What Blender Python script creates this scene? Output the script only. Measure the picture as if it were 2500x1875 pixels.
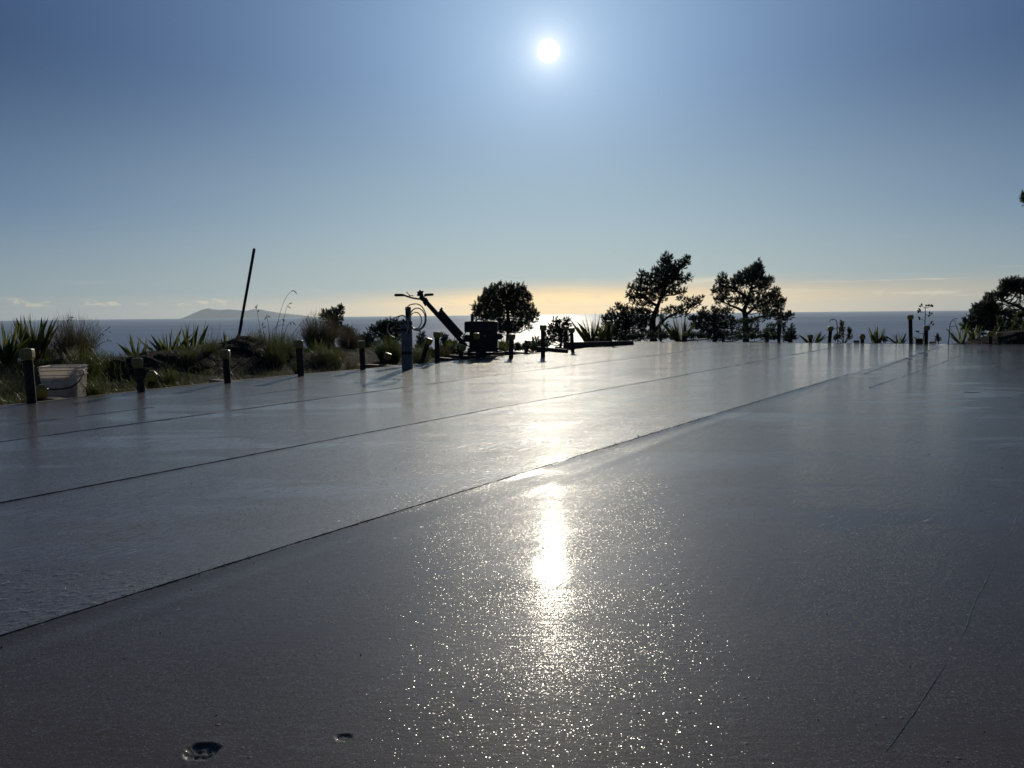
import bpy, math, random
import numpy as np
from mathutils import Vector, Matrix

random.seed(7)
RNG = np.random.default_rng(11)
sc = bpy.context.scene
for o in list(bpy.data.objects):
    bpy.data.objects.remove(o)
COL = sc.collection

# ------------------------------------------------------------------ camera
F_PX, IMG_W, IMG_H = 1950.0, 2500.0, 1875.0          # focal length in pixels of the photograph
CAM_H = 0.60                                          # phone held low over the slab
PITCH = math.atan(172.6 / F_PX)
ROLL = math.atan(-24.9 / 2370)
cam_data = bpy.data.cameras.new('camera')
cam_data.sensor_fit = 'HORIZONTAL'
cam_data.sensor_width = 36.0
cam_data.lens = 36.0 * F_PX / IMG_W
cam_data.clip_start = 0.05
cam_data.clip_end = 200000.0
cam = bpy.data.objects.new('camera', cam_data)
COL.objects.link(cam)
cam.location = (0, 0, CAM_H)
cam.rotation_mode = 'XYZ'
cam.matrix_world = (Matrix.Translation((0, 0, CAM_H)) @ Matrix.Rotation(math.pi / 2 - PITCH, 4, 'X')
                    @ Matrix.Rotation(ROLL, 4, 'Z'))
sc.camera = cam

def ray(x, y):
    a, b = x - IMG_W / 2, -(y - IMG_H / 2)
    c, s = math.cos(ROLL), math.sin(ROLL)
    a2, b2 = c * a - s * b, s * a + c * b
    fw = Vector((0, math.cos(PITCH), -math.sin(PITCH)))
    up = Vector((0, math.sin(PITCH), math.cos(PITCH)))
    return fw * F_PX + Vector((1, 0, 0)) * a2 + up * b2

def ground(x, y, z=0.0):
    d = ray(x, y)
    return Vector((0, 0, CAM_H)) + d * ((z - CAM_H) / d.z)

def at(x, y, depth):
    d = ray(x, y)
    return Vector((0, 0, CAM_H)) + d * (depth / d.y)

# ------------------------------------------------------------------ sun and sky
SUN_EL, SUN_AZ = math.radians(17.54), math.radians(2.77)
SUN_DIR = Vector((math.sin(SUN_AZ) * math.cos(SUN_EL), math.cos(SUN_AZ) * math.cos(SUN_EL), math.sin(SUN_EL)))
sun_data = bpy.data.lights.new('sun', 'SUN')
sun_data.energy = 2.2
sun_data.angle = math.radians(0.53)
sun_data.color = (1.0, 0.90, 0.73)
sun = bpy.data.objects.new('sun', sun_data)
COL.objects.link(sun)
sun.rotation_mode = 'QUATERNION'
sun.rotation_quaternion = SUN_DIR.to_track_quat('Z', 'Y')

sc.view_settings.view_transform = 'Standard'
sc.view_settings.look = 'None'
sc.view_settings.gamma = 1.0
sc.view_settings.use_curve_mapping = False
sc.view_settings.exposure = 0.0
# highlights clip sample by sample, as the photograph's sensor clipped each glint
sc.cycles.sample_clamp_direct = 8.0
sc.cycles.sample_clamp_indirect = 2.0
sc.cycles.max_bounces = 6
sc.cycles.diffuse_bounces = 2
sc.cycles.glossy_bounces = 3
sc.cycles.transmission_bounces = 4
sc.cycles.volume_bounces = 0
sc.cycles.use_denoising = True

class NT:
    """small helper to write node trees as expressions"""
    def __init__(self, tree):
        self.t = tree
        tree.nodes.clear()
    def node(self, kind, **kw):
        n = self.t.nodes.new(kind)
        for k, v in kw.items():
            setattr(n, k, v)
        return n
    def put(self, sock, v):
        if v is None:
            return
        if isinstance(v, bpy.types.NodeSocket):
            self.t.links.new(v, sock)
        else:
            if sock.type == 'RGBA' and len(v) == 3:
                v = (*v, 1.0)
            sock.default_value = v
    def m(self, op, a, b=None, c=None, clamp=False):
        n = self.node('ShaderNodeMath', operation=op, use_clamp=clamp)
        for i, v in enumerate((a, b, c)):
            self.put(n.inputs[i], v)
        return n.outputs[0]
    def vm(self, op, a, b=None, out=0, scale=None):
        n = self.node('ShaderNodeVectorMath', operation=op)
        self.put(n.inputs[0], a)
        if b is not None:
            self.put(n.inputs[1], b)
        if scale is not None:
            self.put(n.inputs['Scale'], scale)
        return n.outputs[out]
    def mix(self, f, a, b, mode='MIX'):
        n = self.node('ShaderNodeMix', data_type='RGBA', blend_type=mode)
        self.put(n.inputs[0], f)
        self.put(n.inputs[6], a)
        self.put(n.inputs[7], b)
        return n.outputs[2]
    def mixf(self, f, a, b):
        n = self.node('ShaderNodeMix', data_type='FLOAT')
        self.put(n.inputs[0], f)
        self.put(n.inputs[2], a)
        self.put(n.inputs[3], b)
        return n.outputs[0]
    def smooth(self, v, lo, hi, a=0.0, b=1.0):
        n = self.node('ShaderNodeMapRange', interpolation_type='SMOOTHSTEP')
        self.put(n.inputs[0], v)
        for i, q in enumerate((lo, hi, a, b)):
            self.put(n.inputs[i + 1], q)
        return n.outputs[0]
    def ramp(self, v, stops, interp='LINEAR'):
        n = self.node('ShaderNodeValToRGB')
        n.color_ramp.interpolation = interp
        e = n.color_ramp.elements
        while len(e) < len(stops):
            e.new(0.5)
        for el, (p, c) in zip(e, stops):
            el.position = p
            el.color = (*c, 1.0) if len(c) == 3 else c
        self.put(n.inputs[0], v)
        return n.outputs[0]
    def noise(self, vec, scale, detail=3.0, rough=0.5, dist=0.0, out=0):
        n = self.node('ShaderNodeTexNoise')
        self.put(n.inputs['Vector'], vec)
        self.put(n.inputs['Scale'], scale)
        self.put(n.inputs['Detail'], detail)
        self.put(n.inputs['Roughness'], rough)
        self.put(n.inputs['Distortion'], dist)
        return n.outputs[out]
    def voronoi(self, vec, scale, feature='F1', rand=1.0):
        n = self.node('ShaderNodeTexVoronoi', feature=feature)
        self.put(n.inputs['Vector'], vec)
        self.put(n.inputs['Scale'], scale)
        self.put(n.inputs['Randomness'], rand)
        return n
    def mapping(self, vec, scale=(1, 1, 1), rot=(0, 0, 0), loc=(0, 0, 0)):
        n = self.node('ShaderNodeMapping')
        self.put(n.inputs['Vector'], vec)
        self.put(n.inputs['Scale'], scale)
        self.put(n.inputs['Rotation'], rot)
        self.put(n.inputs['Location'], loc)
        return n.outputs[0]
    def bump(self, h, dist, strength=1.0, normal=None):
        n = self.node('ShaderNodeBump')
        self.put(n.inputs['Height'], h)
        self.put(n.inputs['Distance'], dist)
        self.put(n.inputs['Strength'], strength)
        if normal is not None:
            self.put(n.inputs['Normal'], normal)
        return n.outputs[0]

world = bpy.data.worlds.new('World')
sc.world = world
world.use_nodes = True
W = NT(world.node_tree)
sky = W.node('ShaderNodeTexSky', sky_type='NISHITA')
sky.sun_disc = False
sky.sun_elevation = SUN_EL
sky.sun_rotation = SUN_AZ
sky.altitude = 100.0
sky.air_density = 1.0
sky.dust_density = 0.4
sky.ozone_density = 2.0

dirn = W.vm('NORMALIZE', W.node('ShaderNodeTexCoord').outputs['Generated'])
sep = W.node('ShaderNodeSeparateXYZ')
W.put(sep.inputs[0], dirn)
DEG = 57.29578
el = W.m('MULTIPLY', W.m('ARCSINE', sep.outputs[2]), DEG)                       # elevation, degrees
az = W.m('MULTIPLY', W.m('ARCTAN2', sep.outputs[0], sep.outputs[1]), DEG)       # azimuth from +Y, degrees
th = W.m('MULTIPLY', W.m('ARCCOSINE', W.m('MINIMUM', W.vm('DOT_PRODUCT', dirn, tuple(SUN_DIR), out=1), 0.9999999)), DEG)
daz = W.m('ABSOLUTE', W.m('SUBTRACT', az, math.degrees(SUN_AZ)))
daz = W.m('MINIMUM', daz, W.m('SUBTRACT', 360.0, daz))
def fall(v, sig):
    return W.m('POWER', 2.718282, W.m('MULTIPLY', v, -1.0 / sig))
# the physical sky, its range compressed
nis = W.vm('SCALE', sky.outputs[0], scale=0.05)
nis = W.vm('DIVIDE', nis, W.vm('ADD', W.vm('SCALE', nis, scale=1.6), (1, 1, 1)))
# clear blue of the upper sky, falling off with the angle from the sun
comb = W.node('ShaderNodeCombineXYZ')
for i_, (amp, sig, flo) in enumerate(((0.445, 14.2, 0.004), (0.63, 16.2, 0.012), (0.85, 19.5, 0.042))):
    W.put(comb.inputs[i_], W.m('ADD', W.m('MULTIPLY', fall(th, sig), amp), flo))
high = comb.outputs[0]
# paler greenish air lower down
g1 = fall(W.m('POWER', W.m('DIVIDE', daz, 29.0), 2.0), 1.0)
low = W.mix(g1, (0.22, 0.30, 0.35), (0.465, 0.545, 0.525))
mid = W.mix(g1, (0.085, 0.165, 0.30), (0.37, 0.50, 0.575))
sky_c = W.mix(W.smooth(el, 1.0, 7.5), low, W.mix(W.smooth(el, 4.5, 17.0), mid, high))
sky_c = W.mix(0.03, sky_c, nis)
# warm bank of thin cloud above the horizon
g2 = fall(W.m('POWER', W.m('DIVIDE', daz, 19.0), 2.0), 1.0)
warm_lo = W.mix(g2, (0.40, 0.40, 0.35), (1.65, 1.10, 0.42))
warm_hi = W.mix(g2, (0.36, 0.385, 0.36), (0.82, 0.66, 0.43))
warm = W.mix(W.smooth(el, 0.2, 2.3), warm_lo, warm_hi)
cc = W.node('ShaderNodeCombineXYZ')
W.put(cc.inputs[0], W.m('MULTIPLY', az, 0.06)); W.put(cc.inputs[1], el)
n_edge = W.noise(cc.outputs[0], 1.6, 4.0, 0.55)
edge = W.m('ADD', W.m('MULTIPLY', n_edge, 1.0), W.smooth(az, -16.0, 6.0, 1.05, 2.0))
bank = W.smooth(W.m('SUBTRACT', el, edge), -1.3, 0.30, 1.0, 0.0)
side = W.smooth(az, -20.0, 2.0, 0.55, 0.92)
sky_c = W.mix(W.m('MULTIPLY', bank, side), sky_c, warm)
# streaks in the bank and small sunlit cumulus near the horizon
cs = W.node('ShaderNodeCombineXYZ')
W.put(cs.inputs[0], W.m('MULTIPLY', az, 0.10)); W.put(cs.inputs[1], W.m('MULTIPLY', el, 1.7)); cs.inputs[2].default_value = 3.1
st = W.smooth(W.noise(cs.outputs[0], 1.5, 5.0, 0.6, 0.3), 0.54, 0.70)
st = W.m('MULTIPLY', st, W.m('MULTIPLY', W.smooth(el, 0.5, 1.1), W.smooth(el, 1.9, 2.7, 1.0, 0.0)))
sky_c = W.mix(W.m('MULTIPLY', st, W.smooth(az, -4.0, 14.0, 0.1, 0.75)), sky_c, (0.78, 0.72, 0.56))
cu = W.node('ShaderNodeCombineXYZ')
W.put(cu.inputs[0], W.m('MULTIPLY', az, 0.5)); W.put(cu.inputs[1], W.m('MULTIPLY', el, 1.5)); cu.inputs[2].default_value = 8.4
cm = W.smooth(W.noise(cu.outputs[0], 1.5, 6.0, 0.62, 0.2), 0.545, 0.63)
cm = W.m('MULTIPLY', cm, W.m('MULTIPLY', W.smooth(el, 0.62, 0.82), W.smooth(el, 1.0, 1.35, 1.0, 0.0)))
sky_c = W.mix(W.m('MULTIPLY', cm, 0.7), sky_c, W.mix(g2, (0.66, 0.61, 0.47), (0.90, 0.76, 0.50)))
# the sun's disc and its aureole
sun_c = W.vm('SCALE', (1.0, 0.97, 0.90), scale=W.smooth(th, 0.42, 0.78, 6.0, 0.0))
aur = W.vm('ADD', W.vm('SCALE', (1.0, 0.86, 0.66), scale=W.m('MULTIPLY', fall(th, 0.85), 0.85)),
           W.vm('SCALE', (0.9, 0.97, 1.0), scale=W.m('MULTIPLY', fall(th, 4.0), 0.11)))
sky_c = W.vm('ADD', sky_c, W.vm('ADD', sun_c, aur))
# below the horizon: dim ground bounce
sky_c = W.mix(W.smooth(el, -3.0, -0.6, 1.0, 0.0), sky_c, (0.06, 0.065, 0.07))
bg = W.node('ShaderNodeBackground')
W.put(bg.inputs[0], sky_c)
W.put(bg.inputs[1], 1.0)
wo = W.node('ShaderNodeOutputWorld')
W.put(wo.inputs[0], bg.outputs[0])

# ------------------------------------------------------------------ helpers
def new_mat(name):
    m = bpy.data.materials.new(name)
    m.use_nodes = True
    return m, NT(m.node_tree)

def principled(N, **kw):
    b = N.node('ShaderNodeBsdfPrincipled')
    for k, v in kw.items():
        N.put(b.inputs[k.replace('_', ' ')], v)
    return b

def finish(N, bsdf):
    o = N.node('ShaderNodeOutputMaterial')
    N.put(o.inputs[0], bsdf.outputs[0] if hasattr(bsdf, 'outputs') else bsdf)

def mesh_obj(name, verts, faces, mat=None, parent=None, smooth=False):
    me = bpy.data.meshes.new(name)
    me.from_pydata([tuple(v) for v in verts], [], [tuple(f) for f in faces])
    me.update()
    if smooth:
        me.polygons.foreach_set('use_smooth', [True] * len(me.polygons))
    if mat:
        me.materials.append(mat)
    o = bpy.data.objects.new(name, me)
    COL.objects.link(o)
    if parent is not None:
        o.parent = parent
    return o

def tag(o, label=None, cat=None, group=None, kind=None):
    if label: o['label'] = label
    if cat: o['category'] = cat
    if group: o['group'] = group
    if kind: o['kind'] = kind
    return o

def empty(name, loc=(0, 0, 0)):
    o = bpy.data.objects.new(name, None)
    o.location = loc
    o.empty_display_size = 0.1
    COL.objects.link(o)
    return o

def grid_obj(name, X, Y, Z, mat, smooth=True, parent=None):
    """height field from 2D coordinate arrays"""
    n, m = X.shape
    co = np.stack([X, Y, Z], -1).reshape(-1, 3)
    idx = np.arange(n * m).reshape(n, m)
    q = np.stack([idx[:-1, :-1], idx[:-1, 1:], idx[1:, 1:], idx[1:, :-1]], -1).reshape(-1, 4)
    # keep normals up
    a, b, c = co[q[0, 0]], co[q[0, 1]], co[q[0, 2]]
    if np.cross(b - a, c - a)[2] < 0:
        q = q[:, ::-1]
    me = bpy.data.meshes.new(name)
    me.vertices.add(len(co)); me.vertices.foreach_set('co', co.astype(np.float32).ravel())
    me.loops.add(q.size); me.loops.foreach_set('vertex_index', q.astype(np.int32).ravel())
    me.polygons.add(len(q)); me.polygons.foreach_set('loop_start', np.arange(0, q.size, 4, dtype=np.int32))
    me.update(calc_edges=True)
    me.polygons.foreach_set('use_smooth', np.full(len(q), smooth))
    me.materials.append(mat)
    o = bpy.data.objects.new(name, me)
    COL.objects.link(o)
    if parent is not None:
        o.parent = parent
    return o

def vnoise(x, y, seed=0):
    """smooth value noise, numpy, about -1..1"""
    x = np.asarray(x, float); y = np.asarray(y, float)
    xi, yi = np.floor(x).astype(np.int64), np.floor(y).astype(np.int64)
    fx, fy = x - xi, y - yi
    fx, fy = fx * fx * (3 - 2 * fx), fy * fy * (3 - 2 * fy)
    def h(a, b):
        n = (a * 374761393 + b * 668265263 + seed * 974711) & 0x7fffffff
        n = ((n ^ (n >> 13)) * 1274126177) & 0x7fffffff
        n = n ^ (n >> 16)
        return (n % 65536) / 32768.0 - 1.0
    return ((h(xi, yi) * (1 - fx) + h(xi + 1, yi) * fx) * (1 - fy)
            + (h(xi, yi + 1) * (1 - fx) + h(xi + 1, yi + 1) * fx) * fy)

def fbm(x, y, seed=0, octv=4):
    s, a = 0, 1.0
    for k in range(octv):
        s = s + a * vnoise(x * 2 ** k, y * 2 ** k, seed + k * 17)
        a *= 0.5
    return s / 1.9

# ------------------------------------------------------------------ slab frame: u runs back along the left edge, w into the slab
C0 = ground(1570, 834)
ANG = math.radians(31.0)
UX, UY = -math.sin(ANG), -math.cos(ANG)
WX, WY = math.cos(ANG), -math.sin(ANG)
def slab(u, w, z=0.0):
    return Vector((C0.x + u * UX + w * WX, C0.y + u * UY + w * WY, z))
def to_uw(x, y):
    dx, dy = x - C0.x, y - C0.y
    return dx * UX + dy * UY, dx * WX + dy * WY
EDGE_U = np.array([-0.4, 0.0, 3.79, 5.63, 6.19, 6.99, 7.74, 8.6, 9.41, 10.36, 11.29, 12.19, 14.0, 18.0])
EDGE_W = np.array([0.0, 0.0, 0.27, 0.20, 0.17, 0.14, 0.15, 0.10, 0.03, 0.03, 0.12, 0.22, 0.30, 0.40])
def edge_w(u):
    return np.interp(u, EDGE_U, EDGE_W)
FAR_W = np.array([0.0, 1.9, 4.05, 5.34, 6.5, 12.0])
FAR_U = np.array([0.0, -0.05, -0.2, -0.2, -0.2, -0.2])

# ------------------------------------------------------------------ sea, island, air
SEA_Z = -30.0
sm, N = new_mat('sea_water')
p = N.node('ShaderNodeNewGeometry').outputs['Position']
wv = N.noise(N.mapping(p, scale=(1, 0.45, 1)), 0.02, 6.0, 0.6)
patch = N.noise(N.mapping(p, scale=(0.35, 1, 1)), 0.0012, 4.0, 0.55)
nb = N.bump(wv, 6.0, 0.35)
body = N.node('ShaderNodeBsdfDiffuse')
N.put(body.inputs['Color'], N.mix(N.smooth(patch, 0.35, 0.65), (0.23, 0.33, 0.48), (0.31, 0.41, 0.56)))
glos = N.node('ShaderNodeBsdfGlossy')
N.put(glos.inputs['Color'], (1, 1, 1)); N.put(glos.inputs['Roughness'], N.mixf(N.smooth(patch, 0.35, 0.65), 0.36, 0.46)); N.put(glos.inputs['Normal'], nb)
mxs = N.node('ShaderNodeMixShader')
N.put(mxs.inputs[0], 0.085); N.put(mxs.inputs[1], body.outputs[0]); N.put(mxs.inputs[2], glos.outputs[0])
finish(N, mxs)
SEA_R = 14500.0
rr = np.concatenate([[60], np.geomspace(120, SEA_R, 60)])
tt = np.linspace(0, 2 * math.pi, 97)
R_, T_ = np.meshgrid(rr, tt, indexing='ij')
sea = grid_obj('sea', R_ * np.cos(T_), R_ * np.sin(T_), np.full_like(R_, SEA_Z), sm)
tag(sea, kind='structure')

im_, N = new_mat('island_land')
p = N.node('ShaderNodeNewGeometry').outputs['Position']
b = principled(N, Base_Color=N.mix(N.noise(p, 0.004, 5.0), (0.035, 0.05, 0.03), (0.09, 0.09, 0.06)), Roughness=0.9)
finish(N, b)
ISL_D = 12000.0
prof = [(454, 776), (458, 773), (470, 766.5), (491, 757), (508, 752.6), (520, 756), (543, 757), (561, 755), (577, 757), (601, 759),
        (622, 754.5), (640, 756.5), (664, 760.5), (695, 765.5), (729, 768.5), (752, 771.5)]
px = np.array([at(x, y, ISL_D).x for x, y in prof]); pz = np.array([at(x, y, ISL_D).z for x, y in prof])
xs = np.linspace(px[0], px[-1], 120)
ys = np.linspace(-300, 300, 40)
XX, YY = np.meshgrid(xs, ys, indexing='ij')
hz = np.interp(xs, px, pz)[:, None] - SEA_Z
taper = np.clip(1 - np.abs(YY / 300.0) ** 1.6, 0, 1)
ZZ = SEA_Z - 4 + hz * taper * (1 + 0.05 * fbm(XX / 220, YY / 220, 3)) + 4 * taper
island = grid_obj('island', XX, YY + ISL_D, ZZ, im_)
tag(island, kind='structure')

hm, N = new_mat('haze_air')
pv = N.node('ShaderNodeVolumePrincipled')
N.put(pv.inputs['Color'], (0.72, 0.86, 1.0)); N.put(pv.inputs['Density'], 5.5e-5); N.put(pv.inputs['Anisotropy'], 0.45)
o = N.node('ShaderNodeOutputMaterial'); N.put(o.inputs['Volume'], pv.outputs[0])
hv = SEA_R * 1.03
hb, ht = SEA_Z - 6.0, 130.0
haze = mesh_obj('haze', [(-hv, -hv, hb), (hv, -hv, hb), (hv, hv, hb), (-hv, hv, hb), (-hv, -hv, ht), (hv, -hv, ht), (hv, hv, ht), (-hv, hv, ht)],
                [(0, 3, 2, 1), (4, 5, 6, 7), (0, 1, 5, 4), (1, 2, 6, 5), (2, 3, 7, 6), (3, 0, 4, 7)], hm)
tag(haze, kind='stuff')

# ------------------------------------------------------------------ fresh concrete slab
cm_, N = new_mat('wet_concrete')
p = N.node('ShaderNodeNewGeometry').outputs['Position']
attr = N.node('ShaderNodeAttribute', attribute_name='finish').outputs['Fac']     # 0 dull float finish .. 1 closed, watery
rgh = N.node('ShaderNodeAttribute', attribute_name='coarse').outputs['Fac']      # coarse untrowelled patch
pu = N.mapping(p, rot=(0, 0, ANG), scale=(1, 1, 1))                              # x across the strips, y along them
blot = N.noise(pu, 1.3, 4.0, 0.55)
streak = N.noise(N.mapping(pu, scale=(3.0, 0.9, 1)), 1.6, 5.0, 0.6)
sweep = N.noise(N.mapping(p, scale=(0.6, 3.2, 1)), 1.8, 4.0, 0.6, 0.6)
colr = N.mix(blot, (0.066, 0.051, 0.035), (0.122, 0.097, 0.070))
# relief, from fine grains to trowel chatter
v1 = N.voronoi(p, 210.0)
grain = N.smooth(v1.outputs['Distance'], 0.05, 0.42, 1.0, 0.0)
sepc = N.node('ShaderNodeSeparateColor'); N.put(sepc.inputs[0], v1.outputs['Color'])
grain = N.m('MULTIPLY', grain, N.smooth(sepc.outputs[0], 0.35, 1.0, 0.15, 1.0))
v2 = N.voronoi(p, 46.0)
sepd = N.node('ShaderNodeSeparateColor'); N.put(sepd.inputs[0], v2.outputs['Color'])
lump = N.m('MULTIPLY', N.smooth(v2.outputs['Distance'], 0.03, 0.20, 1.0, 0.0), N.smooth(sepd.outputs[1], 0.80, 0.97))
fine = N.noise(p, 420.0, 2.0, 0.6)
wavy = N.noise(N.mapping(p, scale=(1, 2.6, 1)), 26.0, 4.0, 0.6, 0.4)
coarse = N.noise(p, 75.0, 5.0, 0.7)
h = N.m('ADD', N.m('MULTIPLY', grain, 0.00022), N.m('MULTIPLY', lump, 0.0016))
h = N.m('ADD', h, N.m('MULTIPLY', fine, 0.00010))
h = N.m('ADD', h, N.m('MULTIPLY', wavy, 0.0006))
chat = N.noise(N.mapping(pu, scale=(1.0, 0.05, 1)), 55.0, 3.0, 0.6, 0.3)
chat = N.m('MULTIPLY', N.m('MULTIPLY', chat, N.mixf(attr, 1.0, 0.12)), N.smooth(N.noise(N.mapping(pu, scale=(1.0, 0.4, 1)), 1.1, 2.0), 0.45, 0.62))
h = N.m('ADD', h, N.m('MULTIPLY', chat, 0.0007))
h = N.m('ADD', h, N.m('MULTIPLY', N.m('MULTIPLY', coarse, rgh), 0.003))
nrm = N.bump(h, 1.0, 1.0)
coat_n = N.bump(N.m('ADD', N.m('ADD', N.m('MULTIPLY', grain, 0.00012), N.m('MULTIPLY', chat, 0.0017)), N.m('ADD', N.m('MULTIPLY', wavy, N.mixf(attr, 0.0010, 0.0004)), N.m('MULTIPLY', N.m('MULTIPLY', coarse, rgh), 0.0045))), 1.0, 1.0)
# sand grains that just break the water film: each grain's facet leans its own way
def facets(scale, keep, reach, seed, pw=1.7):
    vv = N.voronoi(N.mapping(p, loc=(seed, seed * 0.7, 0)), scale)
    s3 = N.node('ShaderNodeSeparateColor'); N.put(s3.inputs[0], vv.outputs['Color'])
    ang = N.m('MULTIPLY', s3.outputs[0], 6.28318)
    mag = N.m('MULTIPLY', N.m('POWER', s3.outputs[1], pw), reach)
    mag = N.m('MULTIPLY', mag, N.m('LESS_THAN', s3.outputs[2], keep))
    c3 = N.node('ShaderNodeCombineXYZ')
    N.put(c3.inputs[0], N.m('MULTIPLY', N.m('COSINE', ang), mag)); N.put(c3.inputs[1], N.m('MULTIPLY', N.m('SINE', ang), mag))
    return c3.outputs[0]
kp = N.m('ADD', N.mixf(attr, 0.95, 0.92), N.m('MULTIPLY', N.m('SUBTRACT', sweep, 0.5), 0.5))
pud = N.smooth(N.noise(N.mapping(p, scale=(0.45, 1.7, 1)), 1.5, 4.0, 0.6, 0.5), 0.52, 0.60)
kp = N.m('MULTIPLY', kp, N.m('SUBTRACT', 1.0, N.m('MULTIPLY', pud, 0.8)))
tilt = N.vm('ADD', facets(640.0, kp, N.mixf(attr, 0.40, 0.26), 1.3, 1.8), facets(N.mixf(attr, 120.0, 420.0), N.mixf(attr, 0.5, 0.10), N.mixf(attr, 0.26, 0.24), 5.9))
coat_n = N.vm('NORMALIZE', N.vm('ADD', coat_n, tilt))
base_r = N.m('ADD', N.mixf(attr, 0.62, 0.55), N.m('MULTIPLY', N.m('SUBTRACT', streak, 0.5), 0.16))
coat_r = N.m('ADD', N.mixf(attr, 0.075, 0.062), N.m('MULTIPLY', N.m('SUBTRACT', sweep, 0.5), 0.10))
b = principled(N, Base_Color=colr, Roughness=base_r, IOR=1.45, Specular_IOR_Level=N.mixf(attr, 0.27, 0.03), Normal=nrm, Coat_Weight=N.m('MULTIPLY', N.mixf(attr, 1.0, 0.70), N.mixf(rgh, 1.0, 0.9)),
               Coat_Roughness=N.m('MAXIMUM', coat_r, 0.035), Coat_IOR=1.46, Coat_Normal=coat_n)
finish(N, b)

def refine(lo, hi, step, spots, half, fine_step):
    """1D grid lines: even spacing with finer bands round the given spots"""
    a = list(np.arange(lo, hi + 1e-6, step))
    for s_ in spots:
        a = [v for v in a if abs(v - s_) > half] + list(np.arange(s_ - half, s_ + half + 1e-9, fine_step))
    return np.array(sorted(set(np.round(a, 5))))
pock = [(*to_uw(*ground(492, 1836)[:2]), 0.021, 0.0045), (*to_uw(*ground(840, 1801)[:2]), 0.0095, 0.0018)]
us = refine(-0.3, 17.0, 0.05, [pk[0] for pk in pock], 0.06, 0.003)
ws = refine(0.0, 11.0, 0.05, [pk[1] for pk in pock], 0.06, 0.003)
ws = np.array(sorted(set(np.round(np.concatenate([ws, np.arange(4.2, 5.7, 0.0125)]), 4))))
U_, W_ = np.meshgrid(us, ws, indexing='ij')
u_far = np.interp(W_, FAR_W, FAR_U)
Ue = np.maximum(U_, u_far)
ew = edge_w(Ue)
We = ew + W_ * (11.0 - ew) / 11.0 if False else np.maximum(W_, 0) + ew * np.clip(1 - W_ / 3.0, 0, 1)
X_ = C0.x + Ue * UX + We * WX
Y_ = C0.y + Ue * UY + We * WY
def lap_lines(u):
    """w of the float-pass joints at distance u"""
    return [1.93 + 0.0 * u + np.interp(u, [0, 5, 9], [0.17, 0.14, 0.0]), np.interp(u, [0, 5, 8.6, 11, 14], [3.97, 3.72, 3.55, 3.38, 3.31]),
            np.interp(u, [0, 1, 4.1, 7.2, 10.3, 13.1, 16], [5.4, 5.36, 5.19, 4.94, 4.73, 4.55, 4.40])]
def slab_z(u, w, x, y):
    z = 0.0012 * fbm(x / 0.9, y / 0.5, 5) + 0.0006 * fbm(x / 0.25, y / 0.14, 9)
    for lw, amp in zip(lap_lines(u), (0.0016, 0.002, 0.0032)):
        d = w - lw
        z = z + np.where(d < 0, amp * np.exp(np.minimum(d, 0) / 0.12), amp * (1 - np.clip(d / 0.05, 0, 1) * 1.5) * np.exp(-np.maximum(d, 0) / 0.10))
    dA = w - lap_lines(u)[2]
    z = z + 0.0016 * np.exp(-((dA - 0.15 - 0.03 * np.sin(u * 2.1)) / 0.035) ** 2)
    return z
Z_ = slab_z(Ue, We, X_, Y_)
for pu_, pw_, r_, dep in pock:
    a_ = (Ue - pu_) * math.cos(0.5) + (We - pw_) * math.sin(0.5); b_ = -(Ue - pu_) * math.sin(0.5) + (We - pw_) * math.cos(0.5)
    rad = np.hypot(a_ * 1.0, b_ * 0.82) / r_ * (1 + 0.28 * vnoise(Ue * 70, We * 70, 4) + 0.12 * vnoise(Ue * 190, We * 190, 14))
    Z_ += np.where(rad < 1, -dep * np.clip((1 - rad) * 3.2, 0, 1), dep * 0.22 * np.exp(-(rad - 1) * 4.0))
    Z_ += np.where(rad < 0.75, dep * 0.35 * vnoise(Ue * 180, We * 180, 8), 0)
slab_o = grid_obj('concrete_slab', X_, Y_, Z_, cm_)
fin = np.where(We > lap_lines(Ue)[2], 1.0, 0.25 + 0.2 * vnoise(Ue * 0.7, We * 2.5, 6))
fin = np.clip(fin + 0.12 * fbm(Ue * 1.2, We * 1.7, 12), 0, 1)
# coarse patch beside the big joint
lwA = lap_lines(Ue)[2]
edge_c = np.interp(We, [3.4, 4.0, 4.24, 4.4, 4.5], [14.36, 14.29, 14.17, 14.13, 14.05])
crs = np.clip((Ue - edge_c) / 0.03, 0, 1) * np.clip((lwA - We) / 0.02, 0, 1)
for nm, arr in (('finish', fin), ('coarse', crs * 0.0)):
    at_ = slab_o.data.attributes.new(nm, 'FLOAT', 'POINT')
    at_.data.foreach_set('value', arr.astype(np.float32).ravel())
tag(slab_o, kind='structure')
# the patch beside the big joint that the trowel has not closed yet: torn, open relief
pu_, pw_ = np.meshgrid(np.arange(13.9, 15.3, 0.0045), np.arange(0.0, 1.3, 0.0045), indexing='ij')
pw_ = lap_lines(pu_)[2] - 0.004 - pw_
px_, py_ = C0.x + pu_ * UX + pw_ * WX, C0.y + pu_ * UY + pw_ * WY
ec_ = np.interp(pw_, [3.2, 3.4, 4.0, 4.24, 4.4, 4.5], [14.40, 14.36, 14.29, 14.17, 14.13, 14.05])
mk_ = np.clip((pu_ - ec_ + 0.012 * vnoise(pw_ * 30, pu_ * 30, 2)) / 0.05, -0.2, 1)
tear = fbm(px_ / 0.015, py_ / 0.010, 41, 3)
pz_ = slab_z(pu_, pw_, px_, py_) - 0.0045 + np.where(mk_ > 0, 0.0042 + mk_ * 0.0025 * tear, 0)
cpatch = grid_obj('coarse_patch', px_, py_, pz_, cm_, True, slab_o)
at_ = cpatch.data.attributes.new('finish', 'FLOAT', 'POINT')
at_.data.foreach_set('value', np.full(pz_.size, 0.2, np.float32))

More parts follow.
